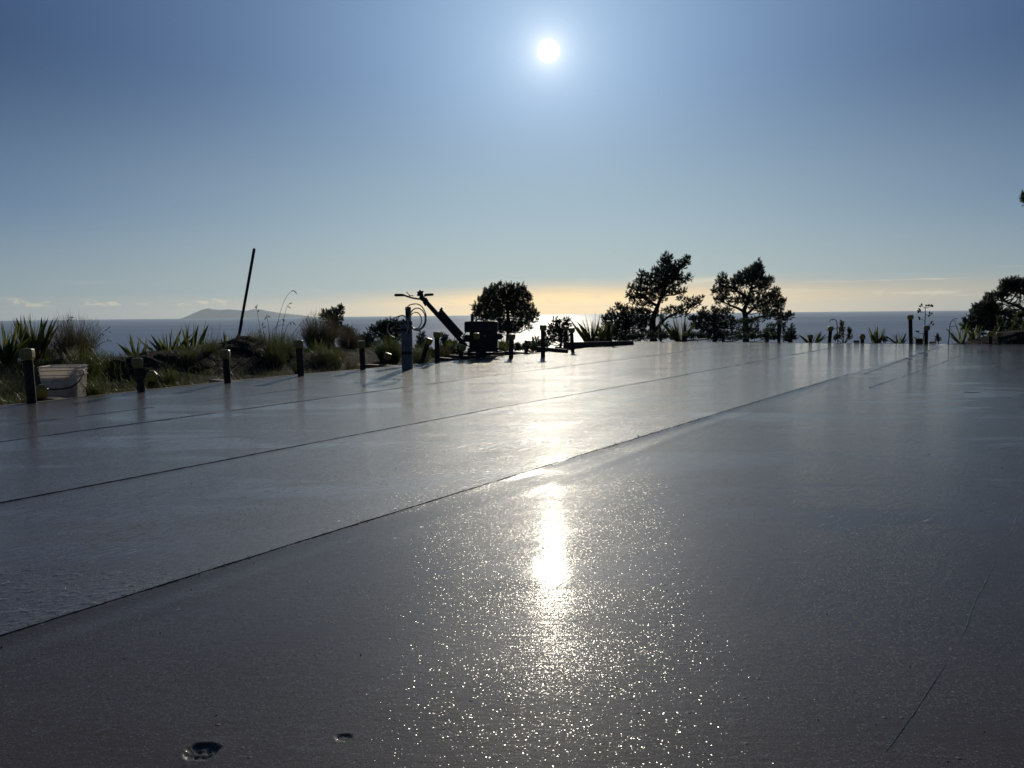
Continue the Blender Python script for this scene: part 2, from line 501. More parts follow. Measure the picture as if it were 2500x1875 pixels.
# ------------------------------------------------------------------ more mesh builders
class MB:
    """collects shapes into one mesh"""
    def __init__(self):
        self.v, self.f = [], []
    def add(self, verts, faces):
        n = len(self.v)
        self.v += [tuple(q) for q in verts]
        self.f += [tuple(i + n for i in f) for f in faces]
        return self
    def box(self, c, size, axes=None, bev=0.0):
        hx, hy, hz_ = (s / 2 for s in size)
        c = Vector(c)
        X, Y, Z = axes if axes else (Vector((1, 0, 0)), Vector((0, 1, 0)), Vector((0, 0, 1)))
        if bev <= 0:
            vs = [c + X * sx * hx + Y * sy * hy + Z * sz * hz_ for sz in (-1, 1) for sx, sy in ((-1, -1), (1, -1), (1, 1), (-1, 1))]
            return self.add(vs, [(0, 3, 2, 1), (4, 5, 6, 7), (0, 1, 5, 4), (1, 2, 6, 5), (2, 3, 7, 6), (3, 0, 4, 7)])
        rings = []
        for z, k in ((-hz_, bev), (-hz_ + bev, 0), (hz_ - bev, 0), (hz_, bev)):
            ring = []
            for sx, sy in ((-1, -1), (1, -1), (1, 1), (-1, 1)):
                ax, ay = sx * (hx - k), sy * (hy - k)
                if sx * sy > 0:
                    ring += [(ax, ay - sy * bev), (ax - sx * bev, ay)] if False else [(ax, ay - sy * bev), (ax - sx * bev, ay)]
                else:
                    ring += [(ax - sx * bev, ay), (ax, ay - sy * bev)]
            ring = sorted(ring, key=lambda q: math.atan2(q[1] / hy, q[0] / hx))
            rings.append([c + X * a + Y * b_ + Z * z for a, b_ in ring])
        vs = [q for r in rings for q in r]
        n = 8
        fs = [tuple(range(n))[::-1], tuple(range(3 * n, 4 * n))]
        for k in range(3):
            for i in range(n):
                j = (i + 1) % n
                fs.append((k * n + i, k * n + j, (k + 1) * n + j, (k + 1) * n + i))
        return self.add(vs, fs)
    def tube(self, pts, rad, sides=8, caps=True):
        pts = [Vector(q) for q in pts]
        n = len(pts)
        rads = rad if hasattr(rad, '__len__') else [rad] * n
        vs, fs = [], []
        ref = None
        for i, q in enumerate(pts):
            t = (pts[min(i + 1, n - 1)] - pts[max(i - 1, 0)]).normalized()
            if ref is None:
                ref = t.orthogonal().normalized()
            ref = (ref - t * ref.dot(t))
            ref = ref.normalized() if ref.length > 1e-6 else t.orthogonal().normalized()
            bn = t.cross(ref)
            for k in range(sides):
                a = 2 * math.pi * k / sides
                vs.append(q + (ref * math.cos(a) + bn * math.sin(a)) * rads[i])
        for i in range(n - 1):
            for k in range(sides):
                j = (k + 1) % sides
                fs.append((i * sides + k, i * sides + j, (i + 1) * sides + j, (i + 1) * sides + k))
        if caps:
            fs.append(tuple(range(sides))[::-1])
            fs.append(tuple(range((n - 1) * sides, n * sides)))
        return self.add(vs, fs)
    def build(self, name, mat, parent=None, smooth=False, loc=None):
        o = mesh_obj(name, self.v, self.f, mat, parent, smooth)
        if loc is not None:
            o.location = loc
        return o

def child_local(o, parent):
    """parent keeps the child where its world coordinates put it"""
    o.parent = parent
    o.matrix_parent_inverse = parent.matrix_world.inverted() if parent.matrix_world != Matrix.Identity(4) else \
        Matrix.Translation(-Vector(parent.location))
    return o

def spline(pts, n):
    """Catmull-Rom through points"""
    P = [Vector(q) for q in pts]
    P = [P[0] * 2 - P[1]] + P + [P[-1] * 2 - P[-2]]
    out, segs = [], len(P) - 3
    for i in range(n + 1):
        s = i / n * segs
        k = min(int(s), segs - 1)
        t = s - k
        a, b_, c, d = P[k:k + 4]
        out.append(0.5 * ((2 * b_) + (c - a) * t + (2 * a - 5 * b_ + 4 * c - d) * t * t + (3 * b_ - a - 3 * c + d) * t ** 3))
    return out

def simple_mat(name, c1, c2, rough, scale=8.0, spec=0.5, bump=0.0, bscale=40.0, **kw):
    m, N = new_mat(name)
    p = N.node('ShaderNodeNewGeometry').outputs['Position']
    col = N.mix(N.smooth(N.noise(p, scale, 5.0, 0.6), 0.3, 0.7), c1, c2)
    args = dict(Base_Color=col, Roughness=rough, Specular_IOR_Level=spec)
    if bump:
        args['Normal'] = N.bump(N.noise(p, bscale, 4.0, 0.6), bump, 1.0)
    args.update(kw)
    finish(N, principled(N, **args))
    return m

def leaf_mat(name, c1, c2, rough=0.45, trans=0.35, scale=3.0):
    m, N = new_mat(name)
    p = N.node('ShaderNodeNewGeometry').outputs['Position']
    col = N.mix(N.noise(p, scale, 3.0), c1, c2)
    b_ = principled(N, Base_Color=col, Roughness=rough)
    t_ = N.node('ShaderNodeBsdfTranslucent')
    N.put(t_.inputs[0], N.vm('SCALE', col, scale=1.2))
    mx = N.node('ShaderNodeMixShader')
    N.put(mx.inputs[0], trans); N.put(mx.inputs[1], b_.outputs[0]); N.put(mx.inputs[2], t_.outputs[0])
    finish(N, mx)
    return m

M_dirt = simple_mat('dark_soil', (0.018, 0.013, 0.010), (0.055, 0.040, 0.030), 0.95, 5.0, 0.2, 0.03, 30.0)
M_timber = simple_mat('weathered_timber', (0.10, 0.075, 0.05), (0.20, 0.155, 0.11), 0.75, 20.0, 0.3)
M_timber_pale = simple_mat('new_timber', (0.26, 0.20, 0.135), (0.40, 0.32, 0.23), 0.6, 25.0, 0.4)
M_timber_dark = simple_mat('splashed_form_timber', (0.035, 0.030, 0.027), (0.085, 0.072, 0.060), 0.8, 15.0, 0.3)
M_steel = simple_mat('tarred_steel', (0.010, 0.010, 0.012), (0.030, 0.028, 0.027), 0.55, 30.0, 0.4)
M_cap = simple_mat('yellow_plastic', (0.27, 0.21, 0.035), (0.38, 0.30, 0.06), 0.45, 30.0, 0.4)
M_cap_old = simple_mat('faded_yellow_plastic', (0.20, 0.165, 0.06), (0.29, 0.24, 0.10), 0.5, 40.0, 0.4)
M_black = simple_mat('black_plastic', (0.008, 0.008, 0.009), (0.02, 0.02, 0.02), 0.5, 30.0, 0.4)
M_grey = simple_mat('grey_plastic', (0.10, 0.115, 0.14), (0.15, 0.165, 0.19), 0.45, 12.0, 0.4)
M_cable = simple_mat('grey_cable', (0.30, 0.30, 0.30), (0.42, 0.42, 0.41), 0.4, 12.0, 0.5)
M_machine = simple_mat('dark_machine_paint', (0.018, 0.020, 0.024), (0.035, 0.036, 0.040), 0.62, 14.0, 0.35)
M_needle = leaf_mat('pine_needles', (0.042, 0.064, 0.044), (0.07, 0.095, 0.058), 0.5, 0.40, 2.0)
M_bark = simple_mat('pine_bark', (0.022, 0.018, 0.015), (0.05, 0.04, 0.032), 0.9, 8.0, 0.2)
M_flax = leaf_mat('flax_leaf', (0.09, 0.115, 0.03), (0.16, 0.18, 0.055), 0.28, 0.55, 6.0)
M_grass = leaf_mat('grass_blades', (0.048, 0.070, 0.018), (0.115, 0.125, 0.042), 0.45, 0.5, 9.0)
M_straw = leaf_mat('dry_straw', (0.085, 0.07, 0.045), (0.16, 0.13, 0.085), 0.5, 0.35, 9.0)
M_shrub = leaf_mat('shrub_twigs', (0.065, 0.064, 0.034), (0.125, 0.105, 0.06), 0.55, 0.42, 4.0)
M_stalk = simple_mat('dark_stalk', (0.015, 0.013, 0.011), (0.035, 0.028, 0.022), 0.6, 20.0, 0.3)
M_bead = simple_mat('concrete_bead', (0.07, 0.057, 0.043), (0.095, 0.078, 0.060), 0.13, 30.0, 0.5)

def blades(P, L, Wd, az, lean, curve, segs=3):
    """vectorised tapered curved blades -> verts, faces (lists)"""
    P = np.asarray(P, float); n = len(P)
    L, Wd, az, lean, curve = (np.broadcast_to(np.asarray(a, float), (n,)) for a in (L, Wd, az, lean, curve))
    d = np.stack([np.cos(az), np.sin(az), np.zeros(n)], 1)
    side_a = az + math.pi / 2 + RNG.uniform(-0.9, 0.9, n)
    sd = np.stack([np.cos(side_a), np.sin(side_a), np.zeros(n)], 1)
    rows = []
    pos = P.copy()
    for k in range(segs + 1):
        t = k / segs
        wk = Wd * (1 - t) ** 0.7 * 0.5
        if k < segs:
            rows.append(pos - sd * wk[:, None]); rows.append(pos + sd * wk[:, None])
        else:
            rows.append(pos.copy())
        a = lean + curve * t
        step = (L / segs)[:, None]
        pos = pos + step * (np.sin(a)[:, None] * d + np.cos(a)[:, None] * np.array([0, 0, 1.0]))
    V = np.stack(rows, 1)                                   # n, 2*segs+1, 3
    m = 2 * segs + 1
    base = np.arange(n) * m
    F = []
    for k in range(segs - 1):
        F.append(np.stack([base + 2 * k, base + 2 * k + 1, base + 2 * k + 3, base + 2 * k + 2], 1))
    T = np.stack([base + 2 * segs - 2, base + 2 * segs - 1, base + 2 * segs], 1)
    faces = [tuple(f) for arr in F for f in arr.tolist()] + [tuple(f) for f in T.tolist()]
    return V.reshape(-1, 3).tolist(), faces

# ------------------------------------------------------------------ ground falling away to the sea
def ground_z(X, Y):
    dx, dy = X - C0.x, Y - C0.y
    u, w = dx * UX + dy * UY, dx * WX + dy * WY
    dl = np.maximum(edge_w(u) - w, 0); df = np.maximum(-0.2 - u, 0)
    s = np.hypot(dl, df)
    n1 = fbm(X / 0.8, Y / 0.8, 21); n2 = fbm(X / 0.2, Y / 0.2, 33, 3)
    near = -0.10 + 0.03 * n1 + 0.018 * n2
    lf = np.clip(dl / 1.5, 0, 1)
    # soil thrown up in a low bank along the left side
    bank_h = np.interp(u, [0.5, 3.5, 5.0, 7.0, 9.3, 11.5, 13.5], [0.0, 0.06, 0.14, 0.235, 0.24, 0.20, 0.26])
    z = near + lf * bank_h * np.exp(-((np.minimum(dl, 2.3) - 2.3) / 0.85) ** 2) * (1 + 0.22 * n1 + 0.1 * n2)
    z = z + 0.21 * np.exp(-(((u - 8.45) / 0.42) ** 2 + ((w + 2.0) / 0.42) ** 2)) * (1 + 0.25 * n2)
    z = z + 0.14 * np.exp(-(((u - 9.7) / 0.8) ** 2 + ((w + 1.7) / 0.35) ** 2)) * (1 + 0.3 * n2)
    z = z + 0.34 * np.exp(-(((u + 1.2) / 0.55) ** 2 + ((w - 6.5) / 0.75) ** 2)) * (1 + 0.15 * n1)
    # beyond the building platform the hillside drops
    brink = np.where(df > dl, 1.6, np.interp(u, [3.0, 6.5], [1.0, 3.0]))
    fallv = np.maximum(s - brink, 0)
    gentle = np.where(df > dl, 5.0, 0.0)
    z = z - 0.06 * np.minimum(fallv, gentle) - 0.22 * np.maximum(fallv - gentle, 0) - 0.0016 * np.maximum(fallv - 20, 0) ** 2 + np.minimum(fallv, 8) * 0.05 * n1
    spur = 9.0 * np.exp(-(((X - 40) / 14) ** 2 + ((Y - 62) / 16) ** 2))
    z = np.where(s > 12, z + spur + 0.8 * fbm(X / 9, Y / 9, 5), z)
    z = np.where((s <= 0), -0.30, z)
    return np.maximum(z, SEA_Z - 12)
def axis(lo, hi, step, far, k=46):
    a = np.arange(lo, hi + 1e-6, step)
    return np.concatenate([lo - np.geomspace(step, far, k)[::-1], a, hi + np.geomspace(step, far, k)])
gu, gw = axis(-3.0, 15.5, 0.07, 420.0), axis(-4.0, 8.5, 0.07, 420.0)
GU, GW = np.meshgrid(gu, gw, indexing='ij')
GX, GY = C0.x + GU * UX + GW * WX, C0.y + GU * UY + GW * WY
gm, N = new_mat('hillside_soil')
p = N.node('ShaderNodeNewGeometry').outputs['Position']
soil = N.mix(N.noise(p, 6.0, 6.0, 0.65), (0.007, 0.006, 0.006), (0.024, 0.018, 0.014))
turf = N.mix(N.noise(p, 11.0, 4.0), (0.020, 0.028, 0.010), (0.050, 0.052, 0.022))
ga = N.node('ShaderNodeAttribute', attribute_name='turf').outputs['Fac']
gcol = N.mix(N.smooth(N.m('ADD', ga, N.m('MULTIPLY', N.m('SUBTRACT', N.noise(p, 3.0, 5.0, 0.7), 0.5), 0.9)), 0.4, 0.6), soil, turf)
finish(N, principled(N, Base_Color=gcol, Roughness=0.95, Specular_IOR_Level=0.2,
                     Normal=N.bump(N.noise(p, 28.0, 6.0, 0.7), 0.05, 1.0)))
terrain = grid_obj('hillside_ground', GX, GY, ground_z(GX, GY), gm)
turf_v = np.clip((GU - 10.2) / 0.8, 0, 1) * np.clip(-GW / 0.5, 0, 1) + np.clip((np.abs(GW) - 3) / 2, 0, 1) * (GW < 0) + (GU < -2.5)
ta = terrain.data.attributes.new('turf', 'FLOAT', 'POINT')
ta.data.foreach_set('value', np.clip(turf_v, 0, 1).astype(np.float32).ravel())
tag(terrain, kind='structure')
def gz(x, y):
    return float(ground_z(np.array([x]), np.array([y]))[0])

# ------------------------------------------------------------------ float-pass ridges and crumbs on the slab
def ridge(path_uw, r_lo, r_hi, seed, gaps=0.0):
    mb = MB()
    L = []
    pts = []
    for u, w in path_uw:
        q = slab(u, w)
        q.z = float(slab_z(np.array(u), np.array(w), np.array(q.x), np.array(q.y)))
        pts.append(q)
    dense = []
    for a, b_ in zip(pts[:-1], pts[1:]):
        dist = ((a + b_) / 2).length
        step = 0.006 if dist < 2.5 else (0.012 if dist < 6 else 0.03)
        n = max(1, int((b_ - a).length / step))
        dense += [a.lerp(b_, i / n) for i in range(n)]
    rnd = random.Random(seed)
    run, rr_, pr = [], [], 0.5
    for q in dense:
        pr = 0.55 * pr + 0.45 * rnd.random()
        gate = 1.0 if gaps <= 0 else max(0.0, min(1.0, (float(vnoise(q.x * 5, q.y * 5, seed)) + 1 - gaps) * 2.5))
        r = (r_lo + (r_hi - r_lo) * pr) * gate
        jit = Vector((rnd.uniform(-1, 1), rnd.uniform(-1, 1), 0)) * r * 0.45
        if r < 0.0004:
            if len(run) > 3:
                mb.tube(run, rr_, 5)
            run, rr_ = [], []
            continue
        run.append(q + jit + Vector((0, 0, r * 0.0))); rr_.append(r)
    if len(run) > 3:
        mb.tube(run, rr_, 5)
    return mb.build('float_ridge', M_bead, slab_o, True)
uu = np.arange(16.6, 7.19, -0.15)
ridge([(u, float(lap_lines(u)[2])) for u in uu], 0.0005, 0.0026, 3, 0.12)
ridge([(u, float(np.interp(u, [0.98, 4.14, 7.19], [5.36, 5.19, 5.05]))) for u in np.arange(7.19, 0.5, -0.2)], 0.002, 0.005, 4)
ridge([(u, float(np.interp(u, [2.24, 5.75, 8.59], [5.82, 5.55, 5.27]))) for u in np.arange(8.59, 1.8, -0.2)], 0.0015, 0.004, 5, 0.6)
ridge([(u, float(lap_lines(u)[1])) for u in np.arange(16.4, 0.8, -0.15)], 0.0006, 0.0030, 6, 0.15)
ridge([(u, float(lap_lines(u)[0])) for u in np.arange(15.5, 1.4, -0.15)], 0.0008, 0.0036, 7, 0.15)
ridge([(u, 1.33 - (13 - u) * 0.05) for u in np.arange(14.5, 9.0, -0.15)], 0.001, 0.003, 8, 0.6)
ridge([(8.59, 5.27), (8.62, 5.6), (8.70, 6.0), (8.76, 6.3), (8.9, 7.0)], 0.001, 0.003, 9, 0.7)
ridge([(u, float(np.interp(u, [10, 12.41, 13.7, 14.15, 14.6], [6.3, 6.17, 6.03, 5.96, 5.9])) + 0.004 * float(vnoise(u * 4.0, 0.3, 5)) + 0.004 * float(vnoise(u * 13.0, 0.7, 6))) for u in np.arange(14.6, 11.0, -0.1)], 0.0003, 0.0016, 10, 0.30)
# crumbs of aggregate lying on the wet face
mb = MB()
rnd = random.Random(5)
for k in range(230):
    q = ground(rnd.uniform(-100, 2600), 900 + 1050 * rnd.random() ** 0.8)
    u, w = to_uw(q.x, q.y)
    if w < edge_w(u) + 0.1 or u < 0.2:
        continue
    r = rnd.choice((0.0006, 0.0008, 0.0010, 0.0015)) * (1.0 if q.length < 3 else 1.8)
    ang = rnd.random() * 6.28
    ring = [(q.x + r * rnd.uniform(0.7, 1.5) * math.cos(ang + i * 1.047), q.y + r * rnd.uniform(0.7, 1.5) * math.sin(ang + i * 1.047), -0.0015) for i in range(6)]
    mid_r = [(q.x + r * 0.6 * math.cos(ang + i * 1.047), q.y + r * 0.6 * math.sin(ang + i * 1.047), r * rnd.uniform(0.5, 0.9)) for i in range(6)]
    mb.add(ring + mid_r, [(i, (i + 1) % 6, 6 + (i + 1) % 6, 6 + i) for i in range(6)] + [(6, 7, 8, 9, 10, 11)])
for k in range(900):
    u = 7.3 + 7.6 * rnd.random() ** 0.6
    w = float(lap_lines(u)[2]) + rnd.gauss(0, 0.014) - 0.008
    q = slab(u, w)
    z0 = float(slab_z(np.array(u), np.array(w), np.array(q.x), np.array(q.y)))
    r = rnd.choice((0.0005, 0.0007, 0.0010, 0.0016)) * (1.0 if q.length < 3 else 1.7)
    ang = rnd.random() * 6.28
    ring = [(q.x + r * rnd.uniform(0.7, 1.5) * math.cos(ang + i * 1.047), q.y + r * rnd.uniform(0.7, 1.5) * math.sin(ang + i * 1.047), z0 - 0.0006) for i in range(6)]
    mid_r = [(q.x + r * 0.6 * math.cos(ang + i * 1.047), q.y + r * 0.6 * math.sin(ang + i * 1.047), z0 + r * rnd.uniform(0.5, 0.9)) for i in range(6)]
    mb.add(ring + mid_r, [(i, (i + 1) % 6, 6 + (i + 1) % 6, 6 + i) for i in range(6)] + [(6, 7, 8, 9, 10, 11)])
cr = mb.build('aggregate_crumbs', M_bead, slab_o, True)
cr['kind'] = 'stuff'

# ------------------------------------------------------------------ formwork boards round the slab
def plank(name, a, b_, width, thick, mat, label, cat='board', group=None, top_up=True, roll=0.0):
    """sawn board from a to b (centre line of its top), width across, thick down"""
    a, b_ = Vector(a), Vector(b_)
    X = (b_ - a).normalized()
    Y = Vector((0, 0, 1)).cross(X).normalized()
    Z = X.cross(Y)
    if roll:
        R_m = Matrix.Rotation(roll, 3, X)
        Y, Z = R_m @ Y, R_m @ Z
    o = empty(name, a) if False else None
    mb = MB().box((0, 0, 0), ((b_ - a).length, width, thick), (X, Y, Z), min(0.004, thick * 0.15, width * 0.15))
    ob = mb.build(name, mat, None, False, (a + b_) / 2 - Z * thick / 2)
    return tag(ob, label, cat, group)
fb = [(16.6, 13.2), (13.18, 9.9), (9.88, 6.6), (6.58, 3.3), (3.28, -0.25)]
fb_lab = ['form board along the near left slab edge in front of the white bucket',
          'form board along the slab edge below the soil bank and shovel',
          'form board along the slab edge beside the grey cable post',
          'form board along the slab edge in front of the trowelling machine',
          'form board along the slab edge at its far left corner']
for (u0, u1), lb in zip(fb, fb_lab):
    mb = MB()
    us_ = np.linspace(u0, u1, 8)
    off = 0.017
    for ua, ub in zip(us_[:-1], us_[1:]):
        pa, pb = slab(ua, float(edge_w(ua)) - off), slab(ub, float(edge_w(ub)) - off)
        X = (pb - pa).normalized(); Y = Vector((0, 0, 1)).cross(X)
        mb.box(((pa + pb) / 2) + Vector((0, 0, -0.098)), ((pb - pa).length + 0.001, 0.030, 0.2), (X, Y, Vector((0, 0, 1))))
    o = mb.build('form_board', M_timber_pale)
    tag(o, lb, 'form board', 'form boards round the slab')
for w0, w1, lb in ((0.05, 3.6, 'form board along the far slab edge below the pines'), (3.62, 7.2, 'form board along the far slab edge below the open sea'),
                   (7.22, 11.0, 'form board along the far slab edge by the right hand soil heap')):
    mb = MB()
    ws_ = np.linspace(w0, w1, 6)
    for wa, wb in zip(ws_[:-1], ws_[1:]):
        pa = slab(float(np.interp(wa, FAR_W, FAR_U)) - 0.017, wa); pb = slab(float(np.interp(wb, FAR_W, FAR_U)) - 0.017, wb)
        X = (pb - pa).normalized(); Y = Vector((0, 0, 1)).cross(X)
        mb.box(((pa + pb) / 2) + Vector((0, 0, -0.098)), ((pb - pa).length + 0.001, 0.030, 0.2), (X, Y, Vector((0, 0, 1))))
    tag(mb.build('form_board', M_timber), lb, 'form board', 'form boards round the slab')

def px_board(x0, y0, z0, x1, y1, z1, width, thick, mat, label, roll=0.0, name='brace_board', group='braces of the formwork'):
    return plank(name, ground(x0, y0, z0), ground(x1, y1, z1), width, thick, mat, label, 'board', group, roll=roll)
px_board(112, 969, 0.0, 165, 975, 0.0, 0.09, 0.03, M_timber_pale, 'short pale brace board below the white bucket')
px_board(520, 926, 0.0, 585, 931, 0.0, 0.09, 0.03, M_timber_pale, 'short pale brace board behind the third tall stake from the left')
px_board(893, 889, 0.01, 975, 893, 0.0, 0.10, 0.04, M_timber, 'brace board between the soil bank and the grey post')
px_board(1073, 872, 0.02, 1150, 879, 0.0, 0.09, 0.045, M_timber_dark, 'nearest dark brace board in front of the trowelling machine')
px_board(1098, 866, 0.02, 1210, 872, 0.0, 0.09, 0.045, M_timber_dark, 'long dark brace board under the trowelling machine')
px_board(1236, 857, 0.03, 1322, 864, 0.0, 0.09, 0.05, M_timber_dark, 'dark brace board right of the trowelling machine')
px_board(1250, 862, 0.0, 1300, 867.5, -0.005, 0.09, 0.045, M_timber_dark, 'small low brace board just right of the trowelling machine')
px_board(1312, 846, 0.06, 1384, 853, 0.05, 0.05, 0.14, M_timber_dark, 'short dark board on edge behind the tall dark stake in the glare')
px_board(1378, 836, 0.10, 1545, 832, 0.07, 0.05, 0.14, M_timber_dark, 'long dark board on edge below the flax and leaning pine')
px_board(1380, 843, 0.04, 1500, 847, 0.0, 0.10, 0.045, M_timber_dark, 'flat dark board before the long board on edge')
px_board(1678, 829.5, 0.02, 1726, 826.5, 0.03, 0.10, 0.03, M_timber_pale, 'sunlit pale board lying at the far slab edge below the pines')

# ------------------------------------------------------------------ steel stakes with yellow caps
def picket_mesh():
    mb = MB()
    for k in range(3):
        a = math.radians(90 + 120 * k)
        X = Vector((math.cos(a), math.sin(a), 0)); Y = Vector((-math.sin(a), math.cos(a), 0))
        mb.box(X * 0.0165 + Vector((0, 0, 0.5)), (0.029, 0.006, 1.0), (X, Y, Vector((0, 0, 1))))
        mb.box(X * 0.030 + Vector((0, 0, 0.5)), (0.006, 0.011, 0.999), (X, Y, Vector((0, 0, 1))))
    o = mb.build('shaft', M_steel)
    me = o.data
    bpy.data.objects.remove(o)
    return me
def timber_stake_mesh():
    o = MB().box((0, 0, 0.5), (0.056, 0.042, 1.0)).build('shaft', M_steel)
    me = o.data
    bpy.data.objects.remove(o)
    return me
def cap_mesh(mat, dome):
    mb = MB()
    n = 16
    prof = [(0.028, -0.082), (0.033, -0.080), (0.036, -0.068), (0.042, -0.064), (0.0435, -0.03), (0.0425, -0.010), (0.036, -0.002), (0.018, dome)]
    vs, fs = [], []
    for r, z in prof:
        for k in range(n):
            a = 2 * math.pi * (k + 0.5) / n
            c, s_ = math.cos(a), math.sin(a)
            q = (abs(c) ** 5 + abs(s_) ** 5) ** (-1 / 5)         # rounded square
            vs.append((r * c * q, r * s_ * q, z))
    for i in range(len(prof) - 1):
        for k in range(n):
            j = (k + 1) % n
            fs.append((i * n + k, i * n + j, (i + 1) * n + j, (i + 1) * n + k))
    fs.append(tuple(range(n))[::-1]); fs.append(tuple(range((len(prof) - 1) * n, len(prof) * n)))
    o = mb.add(vs, fs).build('cap', mat)
    me = o.data
    bpy.data.objects.remove(o)
    return me
ME_PICKET, ME_PEG = picket_mesh(), timber_stake_mesh()
ME_CAPS = {'y': cap_mesh(M_cap, 0.002), 'o': cap_mesh(M_cap_old, 0.001), 'd': cap_mesh(M_cap, 0.020)}
def stake(top, base, label, cap='y', depth=None, bury=0.30, group='tall stakes along the slab edge', twist=0.3, sz=1.0, peg=False, zbase=0.0):
    """top and base are pixels of the photograph; the base stands on the plane z = zbase unless a depth is given"""
    bq = ground(base[0], base[1], zbase) if depth is None else at(base[0], base[1], depth)
    tq = at(top[0], top[1], bq.y)
    ax = (tq - bq).normalized()
    foot = bq - ax * bury
    L = (tq - foot).length
    e = empty('capped_stake', foot)
    e.rotation_mode = 'QUATERNION'
    rot = ax.to_track_quat('Z', 'Y')
    from mathutils import Quaternion
    e.rotation_quaternion = rot @ Quaternion((0, 0, 1), twist)
    s_ = bpy.data.objects.new('shaft', ME_PEG if peg else ME_PICKET); COL.objects.link(s_)
    s_.parent = e; s_.scale = (sz, sz, L - 0.02)
    if cap:
        c = bpy.data.objects.new('cap', ME_CAPS[cap]); COL.objects.link(c)
        c.parent = e; c.location = (0, 0, L); c.scale = (sz, sz, sz)
    return tag(e, label, 'stake', group)
T1, T2 = 'tall stakes along the slab edge', 'short stakes bracing the formwork'
stake((65, 851), (77, 984), 'leftmost tall dark stake with a pale yellow cap, left of the white bucket', 'o', twist=0.2)
stake((334, 874), (343, 957), 'second tall capped stake from the left, right of the white bucket', 'o', twist=0.5)
stake((548.5, 854), (555, 935), 'third tall capped stake from the left, below the shovel', 'o', twist=0.15)
stake((727.5, 830), (734, 918), 'fourth tall capped stake from the left, before the tall grass', 'o', twist=0.6)
stake((881.5, 832), (885, 902), 'fifth tall capped stake from the left, in front of the low dark pines', 'o', twist=0.35)
stake((1067, 810), (1068, 884), 'upright yellow capped stake just right of the grey cable post', 'y', twist=0.4)
stake((1163, 813), (1166, 876), 'capped stake standing before the body of the trowelling machine', 'y', twist=0.0)
stake((1249.5, 815), (1247, 874), 'capped stake just right of the trowelling machine', 'o', twist=0.7)
stake((1326, 793), (1326, 870), 'tall dark capped stake before the small pine in the sun glare', 'o', twist=0.3)
stake((1395.5, 800), (1399, 858), 'narrow dark capped stake right of the small pine, against the glare', 'o', twist=0.9)
stake((1487, 783), (1487, 841), 'tall dark stake in front of the low pine right of the big flax', 'o', twist=0.2)
stake((1613, 812), (1613, 834), 'thin low stake at the foot of the leaning pine', None, twist=0.2, sz=0.8)
stake((102, 945), (101, 978), 'short yellow capped stake between the leftmost stake and the bucket', 'd', 6.02, 0.2, T2, 0.75)
stake((371, 910), (369, 950), 'short yellow capped stake right of the second tall stake', 'd', 7.3, 0.2, T2, 0.75)
stake((722, 890), (726, 915), 'short yellow capped stake half hidden behind the fourth tall stake', 'd', 9.0, 0.2, T2, 0.5)
stake((949, 862), (938, 895), 'short leaning capped stake left of the grey cable post', 'o', 9.8, 0.2, T2, 0.3)
stake((1049, 826), (1029, 887), 'capped stake leaning right, beside the grey cable post', 'y', 10.0, 0.3, T2, 0.3)
stake((1131, 842), (1124, 872), 'short leaning capped stake at the left foot of the trowelling machine', 'y', 10.8, 0.2, T2, 0.4)
stake((1289, 831), (1285, 856), 'short rounded capped stake right of the trowelling machine', 'o', 12.2, 0.2, T2, 0.5)
stake((1383, 796), (1379, 850), 'leaning capped stake just behind the narrow dark stake', 'o', 14.0, 0.3, T2, 0.4)
stake((1459, 823), (1456, 843), 'short pale capped stake before the long board on edge', 'o', 14.6, 0.2, T2, 0.3)
stake((1674, 811), (1674, 831), 'short capped stake below the second flax, at the far corner', 'y', twist=0.4)
stake((1766, 805), (1766, 830.5), 'capped stake at the far edge before the left pine mass', 'o', twist=0.4)
stake((1873, 800), (1873, 834), 'shorter of the two capped stakes before the far right pine', 'y', twist=0.2)
stake((1902.5, 780.5), (1902, 835), 'taller of the two capped stakes before the far right pine', 'o', twist=0.5)
stake((1978.5, 817), (1979, 834), 'low orange yellow capped stake right of the pines', 'y', twist=0.3)
stake((2028.5, 797), (2025, 836), 'capped stake leaning slightly, under the curled dead stalk', 'y', twist=0.1)
stake((2105.5, 818), (2106, 837), 'low yellow capped stake between the small shrub and the spiky flax', 'd', twist=0.4)
stake((2222.5, 769), (2224, 839), 'tallest capped stake on the far edge, against the open sea', 'y', twist=0.15)
stake((2263, 795), (2262, 840), 'capped stake in front of the flax flower stalk', 'o', twist=0.5)
stake((2419, 809), (2419, 840), 'bright yellow capped stake before the right hand soil heap', 'y', twist=0.6)
stake((2441, 811), (2441, 840), 'dull capped stake beside the pale block, before the right hand heap', 'o', twist=0.4)

# offcuts on the far edge
def block(x, y, z, size, rz, mat, label, tilt=0.0):
    q = ground(x, y, z)
    o = MB().box((0, 0, size[2] / 2), size, None, min(size) * 0.12).build('timber_offcut', mat, None, False, q)
    o.rotation_euler = (tilt, 0, rz)
    return tag(o, label, 'offcut', 'timber offcuts along the far edge')
block(2091, 837, 0.002, (0.085, 0.06, 0.045), 0.3, M_timber, 'small dark timber block beside the low yellow capped stake')
block(2277, 838, 0.002, (0.11, 0.05, 0.03), -0.5, M_timber_pale, 'pale timber offcut right of the flower stalk stake', 0.25)
block(2244, 839, 0.0, (0.10, 0.06, 0.09), 0.1, M_timber_dark, 'dark timber block between the two stakes by the flower stalk')
block(2430, 840.5, 0.002, (0.10, 0.06, 0.045), 0.7, M_timber_pale, 'pale timber block at the foot of the right hand heap', 0.3)

